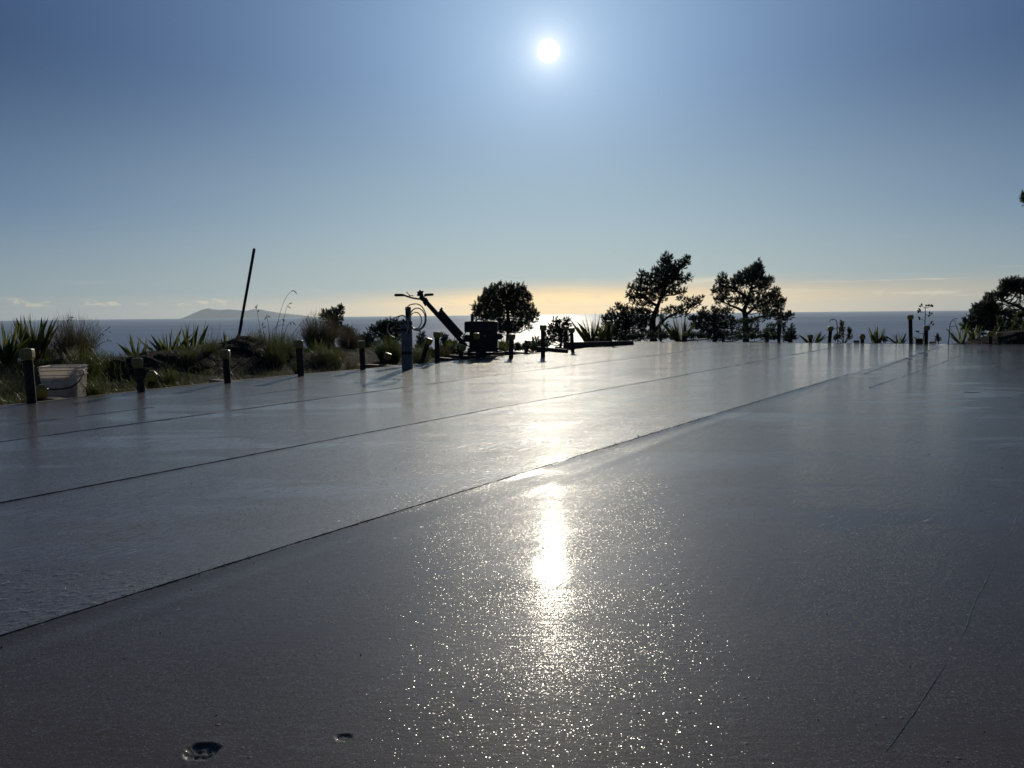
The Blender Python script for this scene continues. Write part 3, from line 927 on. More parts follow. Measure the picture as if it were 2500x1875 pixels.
# ------------------------------------------------------------------ square white bucket
bk_m, N = new_mat('white_plastic')
p = N.node('ShaderNodeNewGeometry').outputs['Position']
stain = N.smooth(N.noise(p, 14.0, 5.0, 0.65), 0.5, 0.68)
bc = N.mix(N.m('MULTIPLY', stain, 0.55), (0.80, 0.76, 0.70), (0.42, 0.33, 0.26))
pb_ = principled(N, Base_Color=bc, Roughness=0.45)
tr_ = N.node('ShaderNodeBsdfTranslucent'); N.put(tr_.inputs[0], N.vm('SCALE', bc, scale=0.9))
mx = N.node('ShaderNodeMixShader'); N.put(mx.inputs[0], 0.55); N.put(mx.inputs[1], pb_.outputs[0]); N.put(mx.inputs[2], tr_.outputs[0])
finish(N, mx)
def rsq(hx, hy, r, z, n=6):
    out = []
    for cx, cy, a0 in ((hx - r, hy - r, 0), (-hx + r, hy - r, 90), (-hx + r, -hy + r, 180), (hx - r, -hy + r, 270)):
        for k in range(n + 1):
            a = math.radians(a0 + 90 * k / n)
            out.append((cx + r * math.cos(a), cy + r * math.sin(a), z))
    return out
def loft(rings, close_bottom=True, close_top=False):
    m = len(rings[0])
    vs = [q for r in rings for q in r]
    fs = []
    for i in range(len(rings) - 1):
        for k in range(m):
            j = (k + 1) % m
            fs.append((i * m + k, i * m + j, (i + 1) * m + j, (i + 1) * m + k))
    if close_bottom: fs.append(tuple(range(m))[::-1])
    if close_top: fs.append(tuple(range((len(rings) - 1) * m, len(rings) * m)))
    return vs, fs
B_D = 6.5
bq = at(159, 972, B_D); bq.z = -0.07
bucket = empty('white_bucket', bq)
bucket.rotation_euler = (0, 0, 0.16)
bucket.scale = (0.90, 0.90, 1.0)
H_B = 0.285
rings = [rsq(0.140, 0.140, 0.04, 0.0), rsq(0.155, 0.155, 0.042, H_B - 0.075), rsq(0.156, 0.156, 0.042, H_B - 0.07)]
vs, fs = loft(rings)
inner = [rsq(0.152, 0.152, 0.040, H_B - 0.005), rsq(0.137, 0.137, 0.038, 0.004)]
vi, fi = loft(inner, False, True)
mb = MB().add(vs, fs)
outer_hi = [rsq(0.156, 0.156, 0.042, H_B - 0.07), rsq(0.158, 0.158, 0.042, H_B)]
mb.add(*loft(outer_hi, False))
mb.add(vi, fi)
mb.add(*loft([rsq(0.158, 0.158, 0.042, H_B), rsq(0.152, 0.152, 0.040, H_B - 0.005)], False))
mb.build('body', bk_m, bucket, False)
for z, ov in ((H_B - 0.008, 0.168), (H_B - 0.034, 0.165), (H_B - 0.072, 0.166)):
    MB().add(*loft([rsq(0.156, 0.156, 0.042, z - 0.004), rsq(ov, ov, 0.046, z - 0.003), rsq(ov, ov, 0.046, z + 0.003), rsq(0.157, 0.157, 0.042, z + 0.004)], False)).build('rim', bk_m, bucket)
for sx in (-1, 1):
    MB().box((sx * 0.170, 0, H_B - 0.055), (0.012, 0.035, 0.035), None, 0.004).build('handle_lug', bk_m, bucket)
hp = [(-0.176, 0, H_B - 0.055), (-0.172, -0.10, H_B - 0.10), (-0.13, -0.168, H_B - 0.155), (-0.06, -0.180, H_B - 0.178), (0.04, -0.180, H_B - 0.178),
      (0.12, -0.172, H_B - 0.165), (0.170, -0.13, H_B - 0.125), (0.177, -0.05, H_B - 0.08), (0.176, 0, H_B - 0.055)]
MB().tube(spline(hp, 40), 0.0055, 8).build('handle', M_black, bucket, True)
tag(bucket, 'dirty white square plastic bucket with black handle on the grass', 'bucket')

# ------------------------------------------------------------------ shovel in the soil heap
S_D = 10.2
sh_pts = [at(621, 606, S_D), at(605, 697, S_D), at(589, 786, S_D)]
sv_base = at(572, 838, S_D)
shovel = empty('shovel', sv_base)
ax_s = (sh_pts[0] - sh_pts[-1]).normalized()
o = MB().tube([sh_pts[-1], sh_pts[1], sh_pts[0] - ax_s * 0.012, sh_pts[0]], [0.0165, 0.0175, 0.018, 0.011], 12).build('shaft', M_timber_dark, None, True)
child_local(o, shovel)
sock = spline([at(590, 781, S_D), at(586.5, 803, S_D), at(582, 820, S_D), at(574, 829, S_D)], 14)
o = MB().tube(sock, [0.020] * 4 + [0.019 - 0.0004 * i for i in range(11)], 10).build('socket', M_machine, None, True)
child_local(o, shovel)
c_b = at(571, 832, S_D)
vs, fs = [], []
for i in range(9):
    t = i / 8
    hw = 0.115 * (1 - max(0, t - 0.55) ** 1.6 * 2.6)
    for j in range(9):
        s_ = (j - 4) / 4
        vs.append(c_b + Vector((s_ * hw * 0.55 - 0.02 - 0.10 * t, -s_ * hw * 0.8 + 0.02 * t, -0.03 * (1 - s_ * s_) - 0.24 * t + 0.012)))
for i in range(8):
    for j in range(8):
        fs.append((i * 9 + j, i * 9 + j + 1, (i + 1) * 9 + j + 1, (i + 1) * 9 + j))
o = mesh_obj('blade', vs, fs, M_machine, None, True)
md = o.modifiers.new('thick', 'SOLIDIFY'); md.thickness = 0.003
child_local(o, shovel)
tag(shovel, 'long handled shovel standing upright in the soil heap', 'shovel')

# ------------------------------------------------------------------ grey cable post in the slab
R_D = ground(992, 901, 0).y
rb = ground(992, 901, -0.02)
post = empty('cable_post', rb)
def rpx(x, y, dz=0.0):
    return at(x, y, R_D + dz)
def add_post(mb_, name, mat, smooth=False):
    o_ = mb_.build(name, mat, None, smooth)
    return child_local(o_, post)
x0, x1 = rpx(979, 850).x, rpx(1005.5, 850).x
zt, zb = rpx(992, 791).z, -0.06
pw = x1 - x0
mbp = MB()
n = 20
rings = []
for z in (zb, zt):
    rings.append([((x0 + x1) / 2 + pw / 2 * math.copysign(abs(math.cos(a)) ** 0.5, math.cos(a)), R_D + 0.05 * math.copysign(abs(math.sin(a)) ** 0.5, math.sin(a)) + 0.05, z)
                  for a in [2 * math.pi * k / n for k in range(n)]])
mbp.add(*loft(rings, True, True))
add_post(mbp, 'conduit', M_grey)
z_b = rpx(992, 862).z
rings = [[(q[0] + (q[0] - (x0 + x1) / 2) * 0.04, q[1] + (q[1] - R_D - 0.05) * 0.06, z) for q in rings[0]] for z in (z_b - 0.017, z_b + 0.017)]
add_post(MB().add(*loft(rings, True, True)), 'tape_band', M_black)
xa, xb = rpx(986.5, 770).x, rpx(999.5, 770).x
zc = rpx(992, 749).z
add_post(MB().box(((xa + xb) / 2, R_D + 0.13, (zc + zb) / 2), (xb - xa, 0.045, zc - zb), None, 0.004), 'stud', M_timber_dark)
# open flap at the conduit mouth, clip and outlet
fl = [rpx(976, 791, 0.0), rpx(984, 777, 0.02), rpx(991, 788, 0.04), rpx(990, 795, 0.0)]
mbf = MB().add(fl + [q + Vector((0, 0.05, 0)) for q in fl], [(0, 1, 2, 3), (7, 6, 5, 4), (0, 4, 5, 1), (1, 5, 6, 2), (2, 6, 7, 3), (3, 7, 4, 0)])
add_post(mbf, 'flap', M_black)
add_post(MB().box(rpx(1003.5, 789, 0.0), (0.022, 0.05, 0.05), None, 0.004), 'clip', M_black)
add_post(MB().box(rpx(977, 805, 0.0), (0.06, 0.05, 0.03), None, 0.005), 'outlet', M_black)
for q in ((996, 811), (990, 806)):
    add_post(MB().box(rpx(*q, -0.002), (0.035, 0.02, 0.022), None, 0.003), 'label_plate', M_black)
def coil(cx, cy, rx, ry, turns, drift, dz, a0, wob, seed):
    rnd_ = random.Random(seed)
    pts = []
    nn = int(turns * 26)
    for i in range(nn + 1):
        t = i / nn
        a = a0 + turns * 2 * math.pi * t
        k = 1 + wob * math.sin(3.1 * a * 0.37 + seed)
        pts.append(rpx(cx + drift[0] * t + rx * k * math.cos(a), cy + drift[1] * t - ry * k * math.sin(a), dz + 0.02 * math.sin(a * 0.5 + seed) - 0.03 * t))
    return pts
cab = [coil(1018, 778, 19.5, 26, 2.6, (1, -1.5), 0.06, math.pi * 0.9, 0.05, 1),
       spline([rpx(989, 756, 0.05), rpx(1002, 744, 0.04), rpx(1024, 744, 0.03), rpx(1039, 765, 0.02), rpx(1038, 792, 0.02), rpx(1022, 807, 0.03), rpx(1004, 800, 0.04), rpx(1000, 788, 0.04)], 60),
       coil(1014, 782, 14, 20, 1.0, (2, 0), 0.05, math.pi * 0.6, 0.04, 3)]
for c_ in cab:
    add_post(MB().tube(c_, 0.0062, 7), 'cable', M_cable, True)
cab = [spline([rpx(999, 785, 0.03), rpx(985, 771, 0.0), rpx(966, 775, -0.02), rpx(950, 789, -0.03), rpx(946, 806, -0.03), rpx(953, 819, -0.03), rpx(963, 824, -0.03)], 46),
       spline([rpx(953, 786, -0.02), rpx(972, 784, -0.02), rpx(987, 788, -0.03), rpx(995, 803, -0.04), rpx(991, 816, -0.04)], 36),
       spline([rpx(970, 783, -0.01), rpx(974, 773, -0.01), rpx(984, 770, 0.0), rpx(993, 778, -0.02), rpx(997, 795, -0.03), rpx(994, 808, -0.03)], 36)]
for c_ in cab:
    add_post(MB().tube(c_, 0.0058, 7), 'cable', M_cable, True)
add_post(MB().box(rpx(953, 786, -0.02), (0.03, 0.03, 0.028), None, 0.006), 'cable_end', M_black)
tag(post, 'grey cable post with coiled wires standing in the slab edge', 'cable post')

# ------------------------------------------------------------------ walk-behind trowelling machine
K_D = 11.3
def kpx(x, y, dz=0.0):
    return at(x, y, K_D + dz)
kb = kpx(1180, 868); kgz = gz(kb.x, kb.y)
trowel = empty('power_trowel', (kb.x, kb.y, kgz))
def kadd(mb_, name, mat, smooth=False, under=None):
    return child_local(mb_.build(name, mat, None, smooth), under or trowel)
SC = K_D / F_PX
cx_, cz_ = kpx(1175, 840).x, 0
hw = 41 * SC
def kring(hx, hy, r, z, dx=0.0):
    return [(q[0] + cx_ + dx, q[1] + K_D + 0.15, q[2]) for q in rsq(hx, hy, r, z, 5)]
z_t, z_m, z_l = kpx(1173, 784).z, kpx(1173, 811).z, kpx(1173, 866).z
mb = MB().add(*loft([kring(hw * 0.98, 0.17, 0.05, z_m), kring(hw, 0.18, 0.05, z_m + 0.02), kring(hw, 0.18, 0.055, z_t - 0.03), kring(hw * 0.97, 0.17, 0.06, z_t - 0.008), kring(hw * 0.90, 0.15, 0.06, z_t)], True, True))
kadd(mb, 'fuel_tank', M_machine)
mb = MB().add(*loft([kring(0.20, 0.15, 0.04, z_l + 0.05, 0.03), kring(0.20, 0.15, 0.04, z_m - 0.06, 0.03), kring(0.195, 0.15, 0.04, z_m + 0.004, 0.03)], True, True))
k_eng = kadd(mb, 'engine', M_machine)
mb = MB()
for k in range(9):
    z = z_l + 0.07 + k * 0.018
    mb.add(*loft([kring(0.207, 0.157, 0.03, z, 0.03), kring(0.207, 0.157, 0.03, z + 0.006, 0.03)], True, True))
kadd(mb, 'cooling_fins', M_machine, False, k_eng)
kadd(MB().box(kpx(1184, 826, -0.03), (0.014, 0.02, 0.09), None, 0.004), 'starter_handle', M_cable, False, k_eng)
ring_pts = [(cx_ + 0.02 + 0.30 * math.cos(a), K_D + 0.15 + 0.30 * math.sin(a), kgz + 0.13) for a in [2 * math.pi * k / 40 for k in range(41)]]
kadd(MB().tube(ring_pts, 0.012, 6), 'guard_ring', M_machine, True)
ring2 = [(q[0], q[1], kgz + 0.05) for q in ring_pts]
kadd(MB().tube(ring2, 0.010, 6), 'guard_ring', M_machine, True)
for k in range(4):
    a = math.radians(20 + 90 * k)
    X = Vector((math.cos(a), math.sin(a), 0)); Y = Vector((-math.sin(a), math.cos(a), 0.2)).normalized()
    kadd(MB().box(Vector((cx_ + 0.02, K_D + 0.15, kgz + 0.025)) + X * 0.17, (0.22, 0.09, 0.006), (X, Y, X.cross(Y))), 'trowel_blade', M_machine)
    kadd(MB().tube([Vector((cx_ + 0.02, K_D + 0.15, kgz + 0.10)), Vector((cx_ + 0.02, K_D + 0.15, kgz + 0.10)) + X * 0.29], 0.012, 6), 'spider_arm', M_machine)
kadd(MB().tube([(cx_ + 0.02, K_D + 0.15, kgz + 0.02), (cx_ + 0.02, K_D + 0.15, z_l + 0.08)], 0.05, 10), 'gearbox', M_machine)
# air filter and exhaust on top
kadd(MB().tube([kpx(1153, 786, 0.15), kpx(1153, 770, 0.15), kpx(1153, 766, 0.15)], [0.022, 0.022, 0.012], 8), 'exhaust', M_machine)
kadd(MB().tube([kpx(1152, 772, 0.14), kpx(1160, 763, 0.14), kpx(1164, 784, 0.14)], 0.007, 6), 'bracket', M_machine)
kadd(MB().tube([kpx(1160, 784, 0.12), kpx(1168, 779, 0.12), kpx(1180, 781, 0.12), kpx(1193, 784, 0.12)], 0.008, 6), 'fuel_pipe', M_machine, True)
kadd(MB().tube([kpx(1184, 786, 0.1), kpx(1184, 781.5, 0.1)], 0.03, 10), 'fuel_cap', M_machine)
# recoil starter, muffler, air cleaner and hoses round the engine
kadd(MB().tube([kpx(1172, 830, -0.02), kpx(1172, 830, -0.05)], [0.085, 0.078], 18), 'recoil_starter', M_machine, False, k_eng)
kadd(MB().tube([kpx(1172, 830, -0.052), kpx(1172, 830, -0.058)], [0.03, 0.022], 12), 'starter_hub', M_black, False, k_eng)
kadd(MB().tube([kpx(1213, 822, 0.05), kpx(1222, 822, 0.05), kpx(1226, 826, 0.05)], [0.045, 0.045, 0.03], 12), 'muffler', M_machine, True, k_eng)
kadd(MB().box(kpx(1140, 826, 0.06), (0.09, 0.12, 0.10), None, 0.02), 'air_cleaner', M_black, False, k_eng)
kadd(MB().tube(spline([kpx(1137, 812, 0.0), kpx(1130, 824, -0.03), kpx(1136, 840, -0.03), kpx(1150, 848, -0.02)], 16), 0.008, 6), 'fuel_hose', M_black, True)
kadd(MB().tube(spline([kpx(1046, 738, -0.03), kpx(1062, 762, -0.05), kpx(1092, 790, -0.05), kpx(1128, 822, -0.03), kpx(1150, 836, -0.02)], 24), 0.006, 6), 'throttle_cable', M_black, True)
for bx_, by_ in ((1144, 855), (1206, 855)):
    kadd(MB().box(kpx(bx_, by_, -0.02), (0.03, 0.03, 0.06), None, 0.004), 'engine_mount', M_machine, False, k_eng)
# right foot gear
kadd(MB().tube([kpx(1213, 852, 0.0), kpx(1222, 850, -0.03), kpx(1231, 856, -0.05), kpx(1235, 861, -0.05)], 0.010, 6), 'lifting_hook', M_machine, True)
# handle
A_, B_ = kpx(1027, 722), kpx(1138, 846)
dirh = (B_ - A_).normalized(); nrm_h = Vector((dirh.z, 0, -dirh.x)); nrm_h = nrm_h if nrm_h.z > 0 else -nrm_h
kadd(MB().box((A_ + B_) / 2, ((B_ - A_).length, 0.07, 0.062), (dirh, Vector((0, 1, 0)), dirh.cross(Vector((0, 1, 0)))), 0.008), 'handle_tube', M_machine)
p1, p2 = kpx(1078, 755), kpx(1133, 814)
kadd(MB().box((p1 + p2) / 2 - nrm_h * 0.047, ((p2 - p1).length, 0.09, 0.095), (dirh, Vector((0, 1, 0)), dirh.cross(Vector((0, 1, 0)))), 0.008), 'belt_cover', M_machine)
pf = [kpx(1072, 757), kpx(1077.5, 750), kpx(1081, 753), kpx(1077, 762)]
kadd(MB().add(pf + [q + Vector((0, 0.05, 0)) for q in pf], [(0, 1, 2, 3), (7, 6, 5, 4), (0, 4, 5, 1), (1, 5, 6, 2), (2, 6, 7, 3), (3, 7, 4, 0)]), 'cover_latch', M_machine)
pf = [kpx(1031, 737), kpx(1040, 726), kpx(1046, 735), kpx(1038, 748)]
kadd(MB().add(pf + [q + Vector((0, 0.05, 0)) for q in pf], [(0, 1, 2, 3), (7, 6, 5, 4), (0, 4, 5, 1), (1, 5, 6, 2), (2, 6, 7, 3), (3, 7, 4, 0)]), 'throttle_box', M_machine)
bar = spline([kpx(984, 720, -0.22), kpx(996, 724, -0.2), kpx(1010, 728, -0.12), kpx(1028, 729.5, 0.0), kpx(1037, 723, 0.12), kpx(1042, 719.5, 0.22)], 30)
k_bar = kadd(MB().tube(bar, 0.0125, 8), 'handlebar', M_machine, True)
bar2 = spline([kpx(1005, 727, -0.15), kpx(1020, 729, -0.05), kpx(1036, 737, 0.0)], 14)
kadd(MB().tube(bar2, 0.007, 6), 'throttle_cable', M_black, True)
kadd(MB().tube([kpx(963, 720.5, -0.26), kpx(965, 720.5, -0.26), kpx(984, 720.3, -0.22), kpx(987, 721, -0.22)], [0.012, 0.019, 0.019, 0.015], 10), 'grip', M_black, True, k_bar)
kadd(MB().tube([kpx(1037, 720.5, 0.18), kpx(1039, 720, 0.2), kpx(1056, 719, 0.26), kpx(1058.5, 719, 0.26)], [0.014, 0.019, 0.019, 0.012], 10), 'grip', M_black, True, k_bar)
kadd(MB().tube([kpx(992, 712.5, -0.2), kpx(1001, 722, -0.19)], 0.006, 6), 'throttle_lever', M_machine, False, k_bar)
kadd(MB().box(kpx(1004, 722, -0.18), (0.06, 0.02, 0.012), None, 0.003), 'lever_mount', M_cable, False, k_bar)
star = []
for k in range(12):
    a = math.pi * 2 * k / 12 + 0.2
    r = 0.056 if k % 2 == 0 else 0.036
    star.append((r * math.cos(a), r * math.sin(a)))
ck = kpx(1026, 716.5)
Xs, Ys = Vector((0.94, 0.1, 0.3)).normalized(), None
Zs = Vector((-0.30, -0.9, 0.32)).normalized(); Xs = (Xs - Zs * Xs.dot(Zs)).normalized(); Ys = Zs.cross(Xs)
va = [ck + Xs * a + Ys * b_ - Zs * 0.012 for a, b_ in star] + [ck + Xs * a + Ys * b_ + Zs * 0.012 for a, b_ in star]
kadd(MB().add(va, [tuple(range(12))[::-1], tuple(range(12, 24))] + [(i, (i + 1) % 12, 12 + (i + 1) % 12, 12 + i) for i in range(12)]), 'pitch_knob', M_machine)
kadd(MB().tube([ck, kpx(1030, 724, 0.02)], 0.014, 8), 'knob_stem', M_machine)
tag(trowel, 'dark walk behind concrete trowelling machine with raised handlebars', 'power trowel')

# ------------------------------------------------------------------ pines on the slope below the platform
def needles(P, D, L, wid, per):
    """tufts at P pointing along D, each a spray of thin needles -> verts, faces"""
    n = len(P)
    P = np.repeat(P, per, 0); D = np.repeat(D, per, 0); Ls = np.repeat(L, per)
    R = RNG.normal(0, 1, (n * per, 3)); R /= np.linalg.norm(R, axis=1)[:, None]
    d = D * 0.85 + R * 0.70
    d /= np.linalg.norm(d, axis=1)[:, None]
    side = np.cross(d, RNG.normal(0, 1, (n * per, 3))); side /= np.linalg.norm(side, axis=1)[:, None]
    Ls = Ls * RNG.uniform(0.65, 1.15, n * per)
    sfrac = RNG.random(n * per)
    P = P + D * (sfrac * Ls * 1.5)[:, None]
    Ls = Ls * (1.05 - 0.55 * sfrac)
    a = P - side * (wid / 2); b_ = P + side * (wid / 2)
    mid_ = P + d * (Ls * 0.6)[:, None] + side * (wid * 0.5)
    tip = P + d * Ls[:, None]
    V = np.stack([a, b_, mid_, tip], 1).reshape(-1, 3)
    i = np.arange(n * per) * 4
    F = np.stack([i, i + 1, i + 2, i + 3], 1)
    return V.tolist(), F.tolist()

def pine(label, depth, trunk, clumps, group='pines on the slope', dens=1.0, tuft=6.0, limbs=(), r0=0.16):
    k = depth / F_PX
    tp = [at(x, y, depth) for x, y in trunk]
    base = Vector((tp[0].x, tp[0].y, min(gz(tp[0].x, tp[0].y), tp[0].z - 0.3) - 0.2))
    e = empty('pine_tree', base)
    rnd_ = random.Random(int(trunk[0][0] * 7 + depth))
    path = spline([base] + tp, 6 * len(tp))
    mb = MB().tube(path, [max(0.03, r0 * (1 - 0.85 * i / (len(path) - 1))) for i in range(len(path))], 8)
    limb_pts = list(path[2:])
    for lm in limbs:
        lp = spline([at(x, y, depth + dz) for x, y, dz in lm], 16)
        mb.tube(lp, [0.065 * (1 - 0.75 * i / 16) for i in range(17)], 6)
        limb_pts += lp
    Ps, Ds, Ls = [], [], []
    for (cx, cy, rx, ry) in clumps:
        rx, ry = rx * 1.16 + 0.7, ry * 1.13 + 0.5
        dz = rnd_.uniform(-1, 1) * max(rx * 1.8, 12) * k
        c = at(cx, cy, depth + dz)
        cand = sorted(limb_pts, key=lambda q: (q - c).length + max(0, q.z - c.z + 0.1) * 3)[0]
        mid_ = cand.lerp(c, 0.5) + Vector((0, 0, -0.12 * (c - cand).length))
        mb.tube(spline([cand, mid_, c], 6), [0.022 * (1 - 0.11 * i) for i in range(7)], 5)
        n = max(12, int(rx * ry / 2.3 * dens))
        R = RNG.normal(0, 1, (n, 3)); R /= np.linalg.norm(R, axis=1)[:, None]
        rad = RNG.uniform(0.05, 1.0, n) ** 0.55
        off = R * rad[:, None] * np.array([rx * k, max(rx, ry) * k * 1.2, ry * k])
        Ps.append(np.array(c)[None] + off)
        d = R * 0.75 + np.array([0, 0, 0.6]) + RNG.normal(0, 0.2, (n, 3))
        Ds.append(d / np.linalg.norm(d, axis=1)[:, None]); Ls.append(RNG.uniform(0.75, 1.25, n) * tuft * 0.92 * k)
        for q in off[::6]:
            mb.tube([c, c + Vector(q)], [0.009, 0.005], 3, False)
    child_local(mb.build('trunk', M_bark, None, True), e)
    V, F = needles(np.concatenate(Ps), np.concatenate(Ds), np.concatenate(Ls), 1.0 * k, 24)
    child_local(mesh_obj('crown', V, F, M_needle), e)
    return tag(e, label, 'pine tree', group)

pine('small leaning pine rising behind the brown shrub right of the tall grass', 26, [(812, 850), (812, 815), (818, 785), (826, 762)],
     [(800, 776, 14, 9), (791, 770, 5, 8), (797, 765, 6, 6), (812, 768, 10, 9), (825, 762, 10, 10), (833, 756, 4, 7), (820, 780, 13, 9), (812, 792, 14, 9), (826, 797, 9, 7),
      (832, 803, 5, 5), (818, 808, 13, 9), (808, 820, 14, 9)], r0=0.1)
pine('low rounded pine just right of the leaning pine, above the soil bank', 24, [(848, 850), (847, 815)],
     [(846, 806, 7, 6), (838, 811, 8, 6), (853, 812, 8, 7), (846, 820, 14, 8), (860, 828, 10, 8), (836, 826, 10, 8)], r0=0.08)
pine('low dark pine behind the fifth tall stake', 27, [(892, 858), (892, 840)],
     [(878, 827, 8, 6), (896, 823, 7, 6), (904, 826, 6, 7), (888, 833, 13, 7), (905, 838, 11, 7), (893, 846, 20, 8), (873, 840, 10, 8)], r0=0.08)
pine('dark pine behind the wire coils left of the grey post', 28, [(948, 865), (948, 830), (950, 805)],
     [(906, 806, 5, 5), (914, 810, 8, 6), (921, 797, 7, 6), (930, 796, 8, 7), (941, 797, 10, 8), (947, 789, 5, 5), (957, 791, 10, 8), (968, 795, 10, 9), (978, 802, 9, 10), (930, 808, 14, 8),
      (952, 806, 18, 10), (972, 815, 12, 10), (924, 821, 8, 4), (944, 820, 16, 8), (960, 830, 16, 9), (936, 833, 10, 5), (955, 845, 20, 8)], r0=0.12)
pine('little pine tip between the grey post and the leaning stake', 22, [(1029, 862), (1029, 835)],
     [(1029, 818, 3, 5), (1028, 827, 6, 6), (1030, 836, 8, 6), (1029, 847, 10, 7)], r0=0.05, dens=1.4)
pine('little pine tip between the upright stake and the machine handle', 22, [(1085, 865), (1085, 838)],
     [(1084, 822, 4, 5), (1086, 831, 7, 6), (1086, 842, 11, 7), (1105, 841, 9, 5), (1113, 848, 14, 6), (1094, 852, 15, 6)], r0=0.05, dens=1.4)
pine('broad round pine behind the trowelling machine', 32, [(1243, 850), (1243, 812), (1240, 770), (1238, 725)],
     [(1221, 700, 5, 7), (1238, 701, 5, 6), (1248, 703, 6, 7), (1270, 702, 6, 8), (1204, 705, 7, 7), (1188, 716, 6, 8), (1197, 722, 12, 11), (1215, 715, 12, 10), (1236, 717, 13, 11), (1258, 719, 13, 11),
      (1275, 716, 11, 11), (1285, 727, 9, 8), (1293, 724, 4, 5), (1182, 738, 9, 8), (1173, 733, 5, 6), (1164, 750, 7, 7), (1157, 758, 5, 5), (1200, 740, 17, 12), (1228, 735, 19, 13), (1256, 738, 18, 12),
      (1278, 744, 13, 8), (1180, 756, 13, 10), (1205, 760, 19, 11), (1235, 757, 20, 11), (1262, 758, 15, 9), (1283, 764, 13, 9), (1296, 753, 7, 6), (1300, 766, 9, 8), (1307, 773, 5, 5), (1170, 770, 12, 9),
      (1195, 776, 17, 9), (1218, 776, 12, 9), (1264, 774, 12, 7), (1286, 780, 14, 8), (1302, 784, 6, 5), (1230, 794, 17, 7), (1256, 793, 17, 7), (1278, 795, 12, 7), (1210, 792, 15, 8), (1290, 800, 6, 4),
      (1240, 806, 20, 6), (1258, 808, 12, 5), (1215, 808, 14, 8)], r0=0.2, dens=1.25)
pine('small wind ragged pine in the sun glare right of the trowelling machine', 24, [(1368, 852), (1370, 832), (1366, 808)],
     [(1357, 784, 5, 6), (1362, 791, 7, 6), (1384, 786, 5, 7), (1383, 794, 7, 6), (1348, 797, 6, 5), (1353, 803, 8, 6), (1371, 801, 11, 7), (1363, 812, 13, 7), (1380, 810, 8, 7), (1347, 812, 8, 5),
      (1340, 821, 9, 5), (1362, 824, 11, 5), (1378, 824, 7, 6), (1350, 832, 9, 4), (1371, 834, 6, 4), (1337, 834, 10, 6), (1384, 836, 6, 7), (1325, 841, 12, 6)], r0=0.06, dens=1.1)
pine('low bushy growth of pine at the foot of the glare, right of the machine', 21, [(1302, 862), (1300, 848)],
     [(1309, 834, 9, 6), (1296, 842, 12, 6), (1316, 844, 12, 6), (1280, 849, 12, 5), (1302, 852, 16, 5)], r0=0.05)
P5 = [(1627, 629, 7, 7), (1619, 640, 9, 6), (1634, 637, 6, 6), (1626, 648, 12, 9), (1677, 634, 6, 7), (1668, 642, 8, 6), (1678, 644, 5, 5), (1656, 647, 8, 6), (1646, 655, 11, 8), (1663, 654, 7, 5),
      (1600, 661, 6, 6), (1611, 665, 9, 7), (1626, 664, 13, 9), (1640, 669, 12, 9), (1655, 668, 8, 8), (1565, 668, 5, 6), (1571, 676, 7, 7), (1584, 678, 8, 6), (1598, 677, 9, 6), (1612, 681, 13, 9), (1629, 684, 13, 9),
      (1646, 684, 11, 7), (1654, 678, 8, 6), (1664, 689, 7, 5), (1674, 685, 6, 4), (1682, 678, 5, 6), (1559, 688, 5, 7), (1568, 693, 8, 7), (1583, 694, 10, 8), (1600, 697, 12, 9), (1617, 699, 12, 8), (1630, 697, 8, 6),
      (1650, 700, 7, 5), (1541, 701, 6, 6), (1551, 707, 7, 6), (1566, 711, 10, 8), (1584, 713, 12, 8), (1603, 714, 12, 8), (1618, 714, 9, 7), (1634, 717, 8, 4), (1648, 714, 9, 5), (1662, 713, 8, 5), (1670, 711, 4, 3),
      (1537, 720, 6, 7), (1541, 731, 7, 6), (1556, 727, 10, 6), (1572, 729, 10, 6), (1590, 729, 10, 5), (1606, 728, 9, 5), (1620, 733, 6, 4), (1552, 743, 6, 4), (1566, 747, 8, 4), (1583, 745, 8, 4),
      (1663, 730, 6, 4), (1677, 736, 7, 5), (1694, 733, 7, 5), (1701, 742, 6, 5), (1688, 748, 9, 5), (1671, 752, 8, 5), (1654, 757, 8, 5), (1639, 756, 8, 5), (1626, 761, 8, 5), (1609, 769, 6, 5), (1669, 766, 9, 5), (1655, 765, 7, 4),
      (1613, 779, 5, 4), (1620, 790, 5, 5), (1627, 800, 5, 4), (1610, 811, 10, 6), (1622, 817, 11, 5), (1600, 822, 10, 5), (1713, 727, 2, 2), (1707, 737, 3, 3)]
pine('tall leaning pine with an open crown, left of the two big pines', 30, [(1595, 832), (1593, 789), (1596, 772), (1603, 755), (1610, 736), (1622, 705), (1630, 660)], P5,
     limbs=[[(1599, 806, 0), (1620, 782, 0.3), (1644, 767, 0.5), (1669, 755, 0.6), (1690, 745, 0.6)], [(1606, 748, 0), (1590, 738, -0.3), (1565, 722, -0.6), (1545, 712, -0.8)],
            [(1614, 726, 0), (1640, 700, 0.4), (1665, 690, 0.5)], [(1625, 695, 0), (1645, 665, -0.4), (1670, 642, -0.6)]], dens=1.15, tuft=5.5)
P5b = [(1509, 748, 6, 6), (1516, 757, 7, 6), (1527, 753, 5, 5), (1539, 759, 9, 6), (1556, 762, 11, 6), (1573, 764, 12, 8), (1493, 763, 4, 6), (1491, 773, 9, 7), (1475, 776, 5, 5), (1480, 784, 7, 6), (1510, 771, 8, 6),
       (1526, 770, 11, 7), (1546, 776, 13, 8), (1572, 778, 13, 8), (1500, 783, 14, 7), (1524, 787, 17, 9), (1550, 790, 15, 8), (1573, 792, 12, 7), (1483, 794, 11, 8), (1505, 801, 18, 9), (1530, 803, 14, 8), (1567, 803, 11, 5),
       (1579, 814, 11, 6), (1548, 818, 9, 6), (1515, 818, 19, 8), (1490, 812, 13, 8), (1540, 828, 13, 5), (1570, 826, 12, 4), (1510, 829, 20, 5)]
